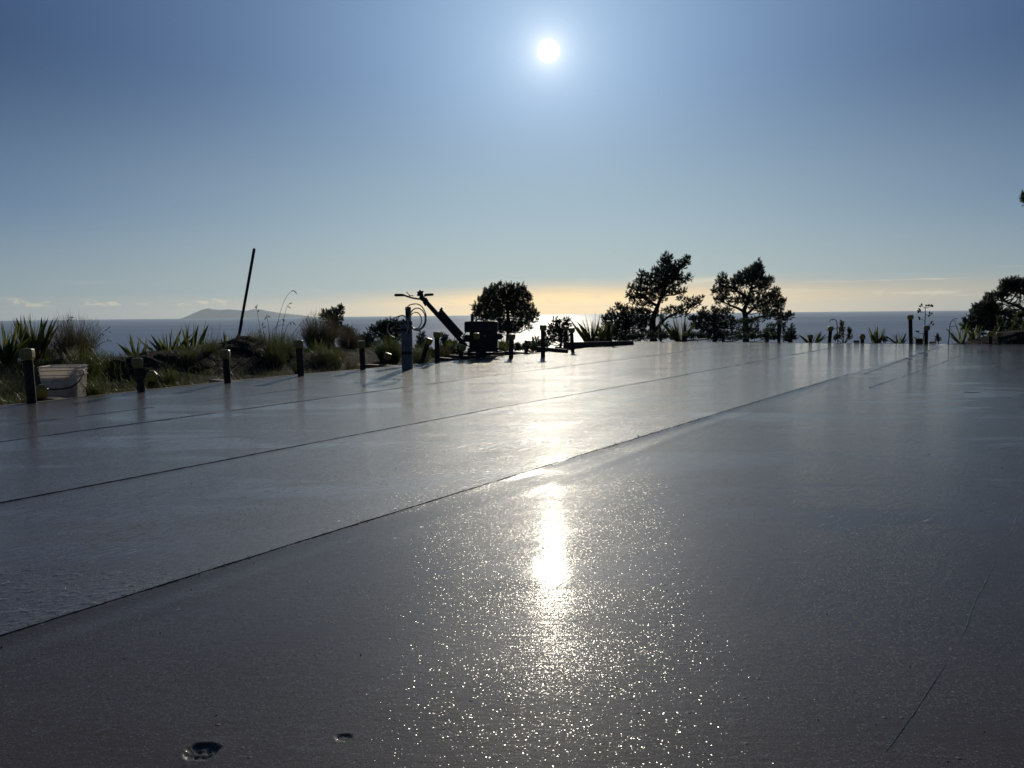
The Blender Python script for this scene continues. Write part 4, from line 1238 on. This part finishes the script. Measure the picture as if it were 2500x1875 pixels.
pine('wide low pine right of the big flax, before the leaning pine', 27, [(1528, 835), (1528, 805), (1530, 775)], P5b, r0=0.1, dens=1.25, tuft=5.5)
P6 = [(1851, 643, 4, 6), (1847, 651, 8, 7), (1856, 652, 5, 6), (1842, 657, 7, 6), (1853, 663, 9, 7), (1824, 664, 7, 6), (1811, 668, 6, 6), (1833, 667, 9, 7), (1841, 673, 11, 8), (1856, 673, 9, 8), (1800, 680, 7, 7), (1814, 679, 11, 9),
      (1832, 682, 13, 9), (1850, 685, 12, 8), (1862, 686, 8, 8), (1878, 682, 5, 6), (1874, 692, 7, 6), (1881, 688, 4, 4), (1788, 690, 8, 7), (1802, 693, 11, 8), (1822, 695, 11, 7), (1848, 700, 10, 7), (1864, 702, 8, 7), (1874, 704, 4, 3), (1764, 678, 6, 7),
      (1756, 689, 6, 5), (1767, 691, 8, 8), (1762, 704, 9, 8), (1742, 708, 4, 4), (1748, 715, 7, 5), (1767, 718, 10, 8), (1784, 706, 9, 7), (1754, 730, 9, 6), (1771, 731, 9, 7), (1799, 712, 7, 5), (1792, 735, 9, 6), (1808, 732, 11, 7),
      (1826, 722, 10, 7), (1842, 719, 8, 6), (1826, 738, 10, 5), (1843, 738, 8, 6), (1752, 744, 4, 3), (1895, 711, 5, 6), (1874, 720, 7, 6), (1891, 720, 9, 6), (1859, 724, 9, 7), (1880, 731, 12, 8), (1900, 731, 7, 7),
      (1914, 737, 4, 6), (1905, 741, 7, 6), (1862, 742, 11, 7), (1882, 748, 13, 8), (1901, 751, 10, 7), (1857, 759, 10, 6), (1876, 764, 12, 7), (1898, 767, 11, 7), (1930, 768, 5, 5), (1922, 774, 8, 6), (1908, 781, 10, 6), (1870, 778, 8, 4),
      (1908, 797, 6, 6), (1888, 799, 11, 5), (1908, 810, 5, 5), (1878, 810, 10, 6), (1895, 820, 10, 6), (1870, 824, 9, 5), (1838, 752, 6, 4)]
pine('tallest domed pine at the far edge, right of the leaning pine', 33, [(1821, 833), (1820, 775), (1817, 757), (1828, 732), (1833, 706), (1845, 663)], P6,
     limbs=[[(1818, 762, 0), (1800, 752, -0.4), (1775, 742, -0.8), (1758, 730, -1)], [(1820, 770, 0), (1845, 750, 0.4), (1880, 735, 0.8), (1895, 720, 0.8)],
            [(1820, 790, 0), (1850, 775, 0.3), (1890, 770, 0.6), (1922, 775, 0.6)], [(1828, 732, 0), (1800, 710, -0.5), (1770, 692, -0.8)], [(1833, 706, 0), (1855, 695, 0.4), (1875, 686, 0.5)]], dens=1.25, tuft=5.5)
P6b = [(1719, 757, 3, 5), (1713, 766, 6, 6), (1722, 771, 7, 6), (1741, 759, 5, 7), (1750, 762, 6, 5), (1760, 762, 9, 6), (1777, 761, 9, 6), (1690, 781, 5, 7), (1702, 781, 8, 7), (1720, 779, 10, 7), (1740, 778, 11, 8), (1760, 778, 12, 7),
       (1782, 779, 9, 5), (1698, 796, 9, 7), (1716, 796, 13, 8), (1738, 796, 15, 9), (1760, 797, 14, 8), (1778, 795, 11, 7), (1800, 789, 11, 5), (1823, 785, 9, 5), (1842, 783, 8, 5), (1722, 813, 15, 7), (1747, 813, 15, 7),
       (1768, 814, 11, 6), (1790, 811, 9, 6), (1815, 807, 11, 6), (1838, 801, 9, 5), (1846, 812, 7, 6), (1830, 820, 10, 5), (1735, 825, 18, 4), (1765, 826, 14, 4), (1795, 825, 10, 4)]
pine('spreading low pine in front of the tallest domed pine', 26, [(1745, 836), (1745, 810), (1742, 785)], P6b, r0=0.1, dens=1.25, tuft=5.5)
pine('tiny cone shaped pine right of the domed pine', 20, [(1930, 840), (1931, 822)],
     [(1932, 802, 3, 5), (1932, 811, 5, 5), (1930, 820, 7, 5), (1935, 827, 8, 4), (1918, 823, 5, 5), (1923, 831, 8, 4)], r0=0.05, dens=1.4)
P8 = [(2417, 722, 5, 6), (2413, 731, 7, 6), (2424, 731, 7, 6), (2405, 738, 6, 5), (2416, 742, 9, 6), (2390, 749, 9, 5), (2405, 749, 10, 7), (2422, 749, 11, 7), (2436, 750, 7, 6), (2382, 757, 7, 6), (2397, 760, 11, 7), (2416, 761, 12, 8), (2432, 762, 9, 7),
      (2376, 768, 7, 6), (2392, 772, 11, 7), (2411, 774, 12, 8), (2442, 767, 9, 7), (2454, 764, 8, 6), (2467, 765, 8, 7), (2476, 772, 7, 6), (2368, 779, 7, 6), (2384, 784, 11, 7), (2404, 784, 10, 6), (2356, 790, 6, 6), (2370, 790, 10, 7),
      (2390, 795, 10, 5), (2430, 782, 9, 6), (2448, 786, 6, 5), (2459, 794, 8, 6), (2470, 801, 9, 7), (2482, 809, 9, 7), (2358, 800, 6, 7), (2372, 803, 10, 7), (2404, 798, 9, 6), (2422, 799, 7, 7), (2435, 802, 9, 7), (2453, 807, 9, 6), (2390, 812, 9, 6), (2470, 780, 7, 5)]
pine('bushy sloping pine behind the right hand soil heap', 21, [(2425, 845), (2425, 800), (2420, 760), (2417, 735)], P8, r0=0.1, dens=1.25)
P9 = [(2433, 721, 5, 5), (2440, 724, 8, 6), (2451, 722, 8, 6), (2457, 687, 6, 6), (2451, 694, 6, 6), (2449, 703, 6, 7), (2442, 714, 7, 5), (2475, 685, 6, 6), (2465, 694, 9, 7), (2478, 694, 8, 7), (2458, 705, 9, 7), (2473, 705, 10, 8),
      (2494, 690, 6, 6), (2490, 699, 9, 8), (2491, 711, 9, 7), (2482, 715, 8, 5), (2465, 716, 7, 5), (2488, 726, 5, 4), (2494, 733, 5, 3), (2453, 743, 5, 3), (2468, 746, 7, 3), (2484, 748, 6, 3), (2506, 481, 8, 9), (2516, 492, 11, 9)]
rnd = random.Random(77)
for k in range(46):
    t = k / 46
    yy = 450 + 330 * t
    P9.append((2600 + rnd.uniform(-1, 1) * (30 + 70 * t), yy, rnd.uniform(9, 15), rnd.uniform(7, 11)))
P9 = [c for c in P9 if c[0] < 2500 or c[0] - c[2] * 1.3 > 2500 or c[1] in (481, 492)]
pine('tall pine at the right border reaching in with a layered branch', 19, [(2600, 850), (2600, 760), (2602, 640), (2598, 520), (2600, 450)], P9,
     limbs=[[(2600, 770, 0), (2560, 765, 0.1), (2510, 757, 0.2), (2470, 742, 0.3), (2445, 733, 0.3)], [(2600, 735, 0), (2550, 735, 0.2), (2510, 722, 0.2), (2470, 706, 0.2)],
            [(2600, 510, 0), (2560, 500, 0.1), (2510, 486, 0.1)]], dens=1.25)

# ------------------------------------------------------------------ flax clumps
def flax_leaf_mesh(curve, seed):
    vs, fs = [], []
    n = 7
    x, z = 0.0, 0.0
    for i in range(n + 1):
        t = i / n
        w = 0.5 * min(1.0, 0.55 + 1.4 * t) * (1 - max(0, (t - 0.45) / 0.55) ** 1.4)
        vs += [(-w, -0.12 * w + x, z), (0, 0.16 * w + x, z), (w, -0.12 * w + x, z)] if i < n else [(0, x, z)]
        a = curve * t * t
        x += math.sin(a) / n; z += math.cos(a) / n
    for i in range(n - 1):
        b0 = 3 * i
        fs += [(b0, b0 + 1, b0 + 4, b0 + 3), (b0 + 1, b0 + 2, b0 + 5, b0 + 4)]
    b0 = 3 * (n - 1)
    fs += [(b0, b0 + 1, b0 + 3), (b0 + 1, b0 + 2, b0 + 3)]
    me = bpy.data.meshes.new('leaf')
    me.from_pydata(vs, [], fs); me.update()
    me.materials.append(M_flax)
    return me
LEAVES = [flax_leaf_mesh(c, i) for i, c in enumerate((0.05, 0.25, 0.5, 0.9, 1.6))]
def flax(label, x, y, depth, top, spread, n, lean=0.0, width=0.030, zoff=0.0, group='flax clumps'):
    """clump with its base at pixel (x, y); top: pixel row the longest leaves reach; spread in degrees"""
    b0 = at(x, y, depth)
    g_ = gz(b0.x, b0.y)
    b0.z = min(b0.z, g_ + 0.05) if abs(b0.z - g_) < 0.5 else b0.z
    Lmax = (at(x, top, depth).z - b0.z)
    e = empty('flax_plant', b0)
    rnd_ = random.Random(int(x * 13 + y))
    n = int(n * 1.7)
    for i in range(n):
        f = (i + 0.5) / n * 2 - 1
        th_ = math.radians(spread) * f + math.radians(lean) + rnd_.gauss(0, 0.06)
        tz = rnd_.gauss(0, 0.16)
        L = Lmax * rnd_.uniform(0.68, 1.28) * (1.0 - 0.12 * abs(f)) / max(0.75, math.cos(th_) ** 0.4)
        me = LEAVES[min(4, int(abs(rnd_.gauss(0, 0.75)) + (0.8 if abs(f) > 0.7 else 0)))]
        o_ = bpy.data.objects.new('leaf', me); COL.objects.link(o_)
        o_.parent = e
        w_ = width * 0.56 * rnd_.uniform(0.75, 1.2)
        o_.scale = (w_, L if me is not LEAVES[0] else w_, L)
        o_.location = (rnd_.uniform(-1, 1) * 0.05 + 0.10 * Lmax * f, rnd_.uniform(-0.08, 0.08), -0.02)
        twist = Matrix.Rotation(rnd_.uniform(-0.9, 0.9) + (math.pi / 2 if th_ < 0 else -math.pi / 2) * (1 if me in LEAVES[2:] else 0), 4, 'Z')
        m_ = Matrix.Rotation(th_, 4, 'Y') @ Matrix.Rotation(tz, 4, 'X') @ twist
        o_.rotation_euler = m_.to_euler()
    return tag(e, label, 'flax plant', group)
flax('flax clump cut by the left border, behind the leftmost stake', 18, 872, 8.0, 790, 34, 20, 6)
flax('tall upright flax clump above the leftmost stake', 84, 868, 8.6, 772, 26, 34)
flax('flax clump with bare leaning blades beside the second tall stake', 338, 880, 9.4, 818, 30, 12, -6)
flax('wide low flax clump left of the shovel, beyond the soil bank', 415, 872, 10.2, 806, 46, 26, -2)
flax('tall narrow flax clump between the wide clump and the shovel', 463, 872, 10.0, 785, 16, 14, 2)
flax('small flax clump just behind the shovel blade', 553, 858, 10.8, 812, 18, 11)
flax('short flax clump at the foot of the brown shrub, right of the fourth stake', 778, 858, 11.0, 824, 20, 9, 4, 0.02)
flax('low flax clump left of the machine body, beyond the formwork', 1105, 866, 12.6, 824, 20, 12, 0, 0.022)
flax('low flax clump right of the machine body', 1230, 858, 12.8, 820, 24, 12, 0, 0.022)
flax('big spiky flax clump against the sun glare', 1448, 838, 15.5, 772, 34, 30, 0, 0.034)
flax('dark rounded flax clump right of the big spiky one', 1480, 838, 16.0, 786, 20, 16, -4, 0.034)
flax('flax clump with arching leaves at the foot of the leaning pine', 1662, 834, 17.0, 777, 42, 26, 2, 0.026)
flax('sparse flax tips around the low orange capped stake', 1984, 838, 17.0, 806, 55, 10, 0, 0.022)
flax('spiky flax with one tall leaf, right of the small leafy shrub', 2142, 840, 16.0, 798, 24, 16, -2, 0.03)
flax('thin flax fan left of the tallest far stake', 2196, 840, 15.4, 808, 48, 12, -8, 0.02)
flax('small flax tuft between the two stakes by the flower stalk', 2242, 841, 14.6, 812, 30, 6, 0, 0.02)
flax('thin arching flax left of the right hand heap', 2352, 841, 14.6, 786, 40, 13, -16, 0.022)
flax('bright flax tuft on the left flank of the right hand heap', 2376, 838, 14.4, 792, 18, 11, 0, 0.024)
flax('flax tuft behind the bright yellow capped stake', 2424, 822, 15.2, 796, 24, 9, 0, 0.022)
flax('flax tuft at the right border beyond the heap', 2492, 838, 14.2, 800, 34, 12, 0, 0.022)

# ------------------------------------------------------------------ tall grass stalks, flower stalks
def stalk_px(pts, depth, r, n=18):
    return MB().tube(spline([at(x, y, depth) for x, y in pts], n), [r * (1 - 0.5 * i / n) for i in range(n + 1)], 5)
def seed_head(x, y, ang, ln, depth, r=0.006):
    a = at(x, y, depth); k = depth / F_PX
    b_ = a + Vector((math.cos(ang) * ln * k, 0.0, -math.sin(ang) * ln * k))
    return MB().tube([a, a.lerp(b_, 0.3), a.lerp(b_, 0.7), b_], [r * 0.4, r, r * 0.9, r * 0.2], 5)
G_D = 10.6
gc0 = at(690, 850, G_D)
clump = empty('tall_grass_clump', (gc0.x, gc0.y, gz(gc0.x, gc0.y)))
for pts, heads in ([[(640, 845), (637, 815), (631, 780), (625.5, 752)], [(626, 752, -1.3, 9), (626, 754, -2.0, 8), (629, 762, -1.0, 7)]],
                   [[(658, 845), (657, 810), (654, 785), (651, 770), (656, 771)], [(653, 771, 0.5, 9), (651, 773, 2.2, 10)]],
                   [[(672, 850), (674, 815), (681, 775), (693, 737), (706, 716), (717, 708.7)], [(717, 708.7, 0.85, 12), (712, 712, -0.6, 6)]],
                   [[(686, 850), (689, 805), (694, 775), (700, 750), (706, 742)], [(706, 742, -0.35, 8), (702, 748, 0.5, 9)]],
                   [[(669, 850), (671, 815), (676, 792), (690, 778)], [(690, 778, 1.2, 9), (690, 780, 0.4, 6)]],
                   [[(690, 850), (696, 810), (706, 789), (714, 786)], [(714, 786, 0.8, 12), (708, 787, 1.2, 8)]],
                   [[(697, 855), (712, 822), (730, 795), (749, 776)], [(749, 776, 1.5, 15)]],
                   [[(664, 850), (666, 812), (672, 800), (690, 792)], [(690, 792, 0.3, 5)]],
                   [[(648, 850), (645, 815), (640, 795)], [(640, 795, -1.2, 8), (642, 800, -0.4, 8)]]):
    st_o = stalk_px(pts, G_D + random.uniform(-0.25, 0.25), 0.0036).build('stalk', M_stalk, None, True)
    child_local(st_o, clump)
    for h_ in heads:
        hd = seed_head(*h_, G_D, 0.0065).build('seed_head', M_straw, None, True)
        child_local(hd, st_o)
mbh = seed_head(646, 768, -0.75, 9, G_D, 0.0065)
n = 700
xs_ = RNG.normal(690, 34, n)
P_ = np.array([list(at(x, 846, G_D + RNG.uniform(-0.5, 0.5))) for x in xs_])
P_[:, 2] = ground_z(P_[:, 0], P_[:, 1])
V, F = blades(P_, RNG.uniform(0.08, 0.30, n) * np.exp(-((xs_ - 700) / 70) ** 2) + 0.06, 0.005, RNG.uniform(0, 6.28, n), RNG.uniform(0.0, 0.5, n), RNG.uniform(0.1, 1.2, n))
child_local(mesh_obj('foliage', V, F, M_grass), clump)
tag(clump, 'tall grass clump with drooping seed stalks right of the shovel', 'grass clump')

FS_D = 14.9
fst = empty('flax_flower_stalk', at(2258, 842, FS_D))
child_local(stalk_px([(2252, 846), (2256, 815), (2258.5, 780), (2259.5, 748)], FS_D, 0.011).build('stem', M_stalk, None, True), fst)
for a_, b_, pods in (((2259.5, 751), (2251, 747.5), [(2251, 747, -1.9, 7), (2249, 749, -2.6, 6)]), ((2259.5, 751), (2272, 748), [(2265, 748, -1.2, 5), (2268, 748, -1.6, 6), (2272, 749, -1.2, 7), (2276, 750, -1.4, 6), (2262, 748, -2.0, 5)]),
                     ((2259, 761), (2244, 761.5), [(2248, 761, -2.2, 6), (2245, 761, -2.6, 7), (2244, 761, 2.5, 5), (2242, 753, 0.6, 7)]), ((2259, 768), (2275, 767), [(2270, 767, -1.8, 7), (2274, 768, -1.3, 6), (2265, 772, -0.3, 7)]),
                     ((2258, 782), (2246, 777), [(2246, 777, -2.4, 6), (2246, 777, 2.2, 5)]), ((2257.5, 796), (2272, 791), [(2272, 791, -1.1, 9), (2275, 794, -0.6, 7)]), ((2256, 815), (2240, 811), [(2240, 811, -2.4, 6), (2240, 811, -0.7, 6)])):
    br_o = child_local(stalk_px([a_, ((a_[0] + b_[0]) / 2, (a_[1] + b_[1]) / 2 + 1.5), b_], FS_D, 0.006, 6).build('branch', M_stalk, None, True), fst)
    for pd in pods:
        child_local(seed_head(*pd, FS_D, 0.016).build('seed_pod', M_stalk, None, True), br_o)
tag(fst, 'dark flax flower stalk with hanging seed pods on the far edge', 'flower stalk')
cs_ = empty('dead_stalk', at(2043, 838, 15.8))
child_local(stalk_px([(2046, 842), (2044, 815), (2043.5, 795), (2042, 784), (2035, 779), (2028, 781), (2025, 786)], 15.8, 0.010, 26).build('stem', M_stalk, None, True), cs_)
for l in ([(2044, 803), (2036, 803), (2032, 806)], [(2024, 806), (2016, 805)], [(2044, 799), (2049, 797)], [(2033, 779), (2031, 783)]):
    child_local(stalk_px(l if len(l) > 2 else [l[0], ((l[0][0] + l[1][0]) / 2, (l[0][1] + l[1][1]) / 2 + 0.6), l[1]], 15.8, 0.008, 8).build('twig', M_stalk, None, True), cs_)
tag(cs_, 'curled dead stalk hooking over the slightly leaning stake', 'dead stalk')
cs_ = empty('dead_stalk', at(2315, 842, 14.6))
child_local(stalk_px([(2314.5, 843), (2318, 812), (2319.5, 792), (2326, 781), (2337.5, 777)], 14.6, 0.009, 26).build('stem', M_stalk, None, True), cs_)
for l in ([(2321, 797), (2329, 796.5), (2334, 796), (2337, 803)], [(2309, 805.5), (2313, 805), (2317.5, 806)], [(2327, 784), (2330, 784), (2333, 783)]):
    child_local(stalk_px(l, 14.6, 0.006, 8).build('twig', M_stalk, None, True), cs_)
tag(cs_, 'bare bent stalk standing alone right of the flower stalk', 'dead stalk')

# ------------------------------------------------------------------ shrubs
def wispy(label, x0, x1, yb, yt, depth, n, mat, lean=0.0, wid=0.004, curve=0.7, name='wispy_shrub', seeds=(), spread=0.45):
    b0 = at((x0 + x1) / 2, yb, depth)
    e = empty(name, (b0.x, b0.y, gz(b0.x, b0.y)))
    k = depth / F_PX
    xs_ = RNG.uniform(x0, x1, n)
    dd = RNG.normal(0, (x1 - x0) * k * 0.28, n)
    f = (xs_ - (x0 + x1) / 2) / ((x1 - x0) / 2)
    Pq = np.array([list(at(x, yb, depth + d_)) for x, d_ in zip((x0 + x1) / 2 + (xs_ - (x0 + x1) / 2) * 0.6, dd)])
    Pq[:, 2] = np.minimum(ground_z(Pq[:, 0], Pq[:, 1]) + 0.02, Pq[:, 2] + 0.1)
    Hh = at((x0 + x1) / 2, yt, depth).z - b0.z
    L = Hh * (0.35 + 0.75 * RNG.random(n) ** 0.8) * (1 - 0.35 * f ** 2) + (b0.z - Pq[:, 2]).clip(0, 1)
    az_ = np.where(f > 0, 0.0, math.pi) + RNG.normal(0, 0.9, n)
    ln_ = np.abs(f) * spread + np.abs(RNG.normal(0, 0.14, n)) + np.cos(az_) * lean
    V, F = blades(Pq, L, wid, az_, ln_, RNG.uniform(0, curve, n), 4)
    child_local(mesh_obj('foliage', V, F, mat), e)
    # twigs forking from the blades
    m = n
    j = RNG.integers(0, n, m)
    t = RNG.uniform(0.35, 0.9, m)
    dirx = np.stack([np.sin(ln_[j]) * np.cos(az_[j]), np.sin(ln_[j]) * np.sin(az_[j]), np.cos(ln_[j])], 1)
    Pt = Pq[j] + dirx * (L[j] * t)[:, None]
    V, F = blades(Pt, L[j] * 0.22, wid * 0.8, RNG.uniform(0, 6.28, m), RNG.uniform(0.1, 0.8, m), RNG.uniform(-0.2, 0.6, m), 2)
    tw_ = child_local(mesh_obj('twigs', V, F, mat), e)
    tw_['kind'] = 'stuff'
    for pts, heads in seeds:
        sk_o = child_local(stalk_px(pts, depth, 0.003).build('stalk', M_stalk, None, True), e)
        for h_ in heads:
            child_local(seed_head(*h_, depth, 0.005).build('seed_head', M_straw, None, True), sk_o)
    return tag(e, label, 'shrub', 'shrubs and tussocks round the slab')
wispy('feathery brown shrub rising behind the white bucket', 130, 235, 892, 776, 8.7, 1300, M_shrub, 0.10, 0.004, 0.6, seeds=(
    ([(158, 850), (160, 810), (164, 786), (170, 776)], [(170, 776, -0.3, 9), (168, 779, 2.4, 9), (173, 774, 0.2, 8)]),
    ([(215, 870), (226, 842), (240, 822), (256, 808), (264, 803)], [(264, 803, -0.9, 8), (256, 808, -0.6, 9), (250, 814, 1.0, 7), (242, 822, 1.3, 7), (265, 810, 0.3, 6)]),
    ([(225, 870), (236, 848), (250, 836), (266, 832)], [(266, 832, 0.1, 8), (262, 832, -1.0, 5)])))
wispy('straw coloured tussock between the bucket and the second stake', 150, 262, 902, 838, 7.9, 800, M_grass, 0.05, 0.005, 1.3)
wispy('grey green brush left of the brown shrub, behind the tall flax', 100, 145, 880, 790, 9.2, 300, M_shrub, 0.0, 0.004, 0.5)
wispy('thin dry brush right of the wide flax clump', 470, 545, 868, 800, 10.6, 140, M_shrub, 0.1, 0.003, 1.0)
wispy('rusty brown bush left of the small leaning pine', 735, 825, 862, 774, 12.0, 1500, M_shrub, 0.05, 0.0045, 0.5)
wispy('dry grass bush below the low rounded pine', 820, 885, 862, 800, 12.2, 900, M_straw, 0.0, 0.004, 0.6)
wispy('olive bush behind the grey cable post', 915, 985, 890, 822, 11.0, 1100, M_grass, 0.0, 0.005, 0.6)
wispy('grass tussock between the grey post and the leaning stake', 1006, 1046, 893, 825, 10.4, 450, M_grass, 0.0, 0.004, 0.8)
wispy('brushy growth behind the upright stake left of the machine', 1066, 1100, 882, 838, 11.6, 350, M_shrub, 0.1, 0.004, 0.5)
wispy('low grass tuft at the foot of the tall grass clump', 600, 660, 858, 806, 10.9, 420, M_grass, 0.0, 0.005, 0.9)
wispy('green grass tuft at the right foot of the bucket', 213, 250, 962, 915, 6.3, 260, M_grass, 0.0, 0.005, 1.0)
wispy('dark grass tuft right of the second tall stake, before the bank', 385, 440, 935, 890, 7.9, 300, M_grass, 0.0, 0.005, 1.0)
wispy('ragged tussock on the bank just left of the shovel heap', 480, 545, 900, 846, 9.4, 420, M_grass, 0.0, 0.005, 0.9)
wispy('low dark tussock on the bank between the second and third stakes', 425, 490, 905, 862, 8.9, 380, M_grass, 0.0, 0.005, 1.0)
wispy('ragged tussock on the bank left of the fourth stake', 630, 712, 895, 850, 9.8, 480, M_grass, 0.0, 0.005, 0.9)
wispy('low tussock on the bank between the fourth and fifth stakes', 750, 860, 890, 850, 10.4, 600, M_grass, 0.0, 0.005, 0.9)
wispy('loose straw tuft on the soil bank left of the fifth stake', 838, 872, 900, 862, 9.6, 120, M_straw, 0.0, 0.004, 1.0)

def leafy(label, blobs, depth, base, n_per, leaf, mat, name='leafy_shrub'):
    k = depth / F_PX
    b0 = at(base[0], base[1], depth)
    e = empty(name, (b0.x, b0.y, min(gz(b0.x, b0.y), b0.z)))
    mb_ = MB()
    Ps = []
    for cx, cy, rx, ry in blobs:
        c = at(cx, cy, depth)
        mb_.tube(spline([Vector(e.location), Vector(e.location).lerp(c, 0.5) + Vector((0.02, 0, 0)), c], 6), [0.012 * (1 - 0.12 * i) for i in range(7)], 5)
        R = RNG.normal(0, 1, (n_per, 3)); R /= np.linalg.norm(R, axis=1)[:, None]
        R *= (RNG.random(n_per) ** 0.45)[:, None]
        q = np.array(c)[None] + R * np.array([rx * k, rx * k, ry * k])
        Ps.append(q)
        for t_ in q[::9]:
            mb_.tube([c, Vector(t_)], [0.004, 0.002], 3, False)
    Ps = np.concatenate(Ps); n = len(Ps)
    V, F = blades(Ps, RNG.uniform(0.7, 1.4, n) * leaf, leaf * 0.45, RNG.uniform(0, 6.28, n), RNG.uniform(0.1, 1.3, n), RNG.uniform(0, 0.5, n), 2)
    child_local(mb_.build('stems', M_stalk, None, True), e)
    child_local(mesh_obj('foliage', V, F, mat), e)
    return tag(e, label, 'shrub', 'shrubs and tussocks round the slab')
leafy('small two lobed leafy shrub beside the slightly leaning stake', [(2055, 792, 6, 12), (2055, 806, 9, 10), (2051, 820, 11, 10), (2074, 808, 6, 9), (2073, 822, 9, 10), (2040, 826, 6, 8)], 16.2, (2058, 842), 110, 0.045, M_shrub)
leafy('tiny pale bush right of the flower stalk', [(2288, 822, 4, 6), (2290, 830, 8, 6)], 16.5, (2289, 842), 70, 0.05, M_shrub)
leafy('round dark bush right of the spiky flax', [(2160, 830, 7, 8)], 16.5, (2160, 842), 150, 0.05, M_needle)
leafy('olive bush at the right border under the layered pine branch', [(2492, 770, 10, 10), (2484, 785, 12, 12), (2500, 795, 14, 14), (2480, 803, 10, 10), (2515, 775, 14, 14)], 16.0, (2495, 842), 160, 0.06, M_grass)
leafy('greenish bush behind the dull capped stake', [(2441, 782, 7, 10), (2446, 797, 10, 10), (2438, 806, 8, 8)], 17.0, (2442, 840), 130, 0.06, M_grass)

leafy('dark scrub between the upright stake and the machine', [(1050, 862, 14, 12), (1075, 858, 16, 12), (1100, 858, 16, 12), (1122, 858, 12, 12)], 12.4, (1085, 884), 190, 0.05, M_needle)
leafy('dark scrub just right of the machine body', [(1222, 846, 10, 12), (1240, 844, 12, 14), (1262, 848, 12, 10)], 13.4, (1242, 870), 200, 0.05, M_needle)
leafy('dark scrub behind the low brace boards in the glare', [(1282, 850, 12, 8), (1304, 848, 14, 9), (1330, 845, 12, 8)], 14.6, (1306, 866), 170, 0.05, M_needle)
leafy('dark scrub at the foot of the leaning pine', [(1560, 822, 18, 9), (1590, 820, 16, 9), (1618, 822, 16, 9), (1540, 826, 14, 7)], 19.0, (1585, 842), 210, 0.07, M_needle)
leafy('dark scrub joining the arching flax and the spreading low pine', [(1645, 824, 14, 8), (1690, 820, 14, 10), (1712, 822, 12, 9)], 19.5, (1690, 842), 190, 0.07, M_needle)
leafy('dark scrub at the foot of the tallest domed pine', [(1810, 822, 16, 9), (1838, 822, 16, 8), (1865, 822, 16, 9), (1890, 824, 12, 8)], 19.5, (1845, 842), 190, 0.07, M_needle)
leafy('dark low scrub left of the grey cable post', [(905, 862, 14, 12), (930, 864, 14, 12), (890, 868, 10, 10)], 12.6, (910, 888), 190, 0.05, M_needle)

# ------------------------------------------------------------------ grass and litter on the ground
def scatter(u0, u1, w0, w1, n, seed):
    r_ = np.random.default_rng(seed)
    u = r_.uniform(u0, u1, n); w = r_.uniform(w0, w1, n)
    x, y = C0.x + u * UX + w * WX, C0.y + u * UY + w * WY
    keep = (w < edge_w(u) - 0.06) | (u < -0.3)
    x, y = x[keep], y[keep]
    return np.stack([x, y, ground_z(x, y) - 0.005], 1)
Pg = [scatter(10.3, 16.5, -3.2, 0.1, 26000, 1), scatter(7.5, 10.5, -1.5, 0.1, 2600, 2), scatter(3, 8, -2.2, 0.1, 2600, 3), scatter(6, 12.5, -3.3, -2.2, 4200, 6), scatter(5.5, 11.5, -2.4, -0.2, 5200, 7),
      scatter(-1.6, -0.32, -0.5, 9.0, 1500, 4), scatter(0, 4, -2.5, 0.1, 1400, 5)]
Pg = np.concatenate(Pg)
patchy = vnoise(Pg[:, 0] * 2.2, Pg[:, 1] * 2.2, 3) + RNG.uniform(-0.7, 0.7, len(Pg))
Pg = Pg[patchy > -0.15]
n = len(Pg)
V, F = blades(Pg, RNG.uniform(0.03, 0.13, n), RNG.uniform(0.003, 0.007, n), RNG.uniform(0, 6.28, n), RNG.uniform(0.0, 0.9, n), RNG.uniform(0.1, 1.4, n))
gr = mesh_obj('grass', V, F, M_grass)
tag(gr, 'short rough grass over the soil beside the slab', 'grass', kind='stuff')
Pg = np.concatenate([scatter(8, 16.5, -2.2, 0.1, 450, 11), scatter(3, 8, -2, 0.1, 300, 12)])
n = len(Pg)
V, F = blades(Pg + np.array([0, 0, 0.012]), RNG.uniform(0.06, 0.25, n), 0.005, RNG.uniform(0, 6.28, n), RNG.uniform(1.0, 1.5, n), RNG.uniform(-0.1, 0.3, n))
tag(mesh_obj('dead_grass', V, F, M_straw), 'dry straw lying on the soil beside the slab', 'grass', kind='stuff')
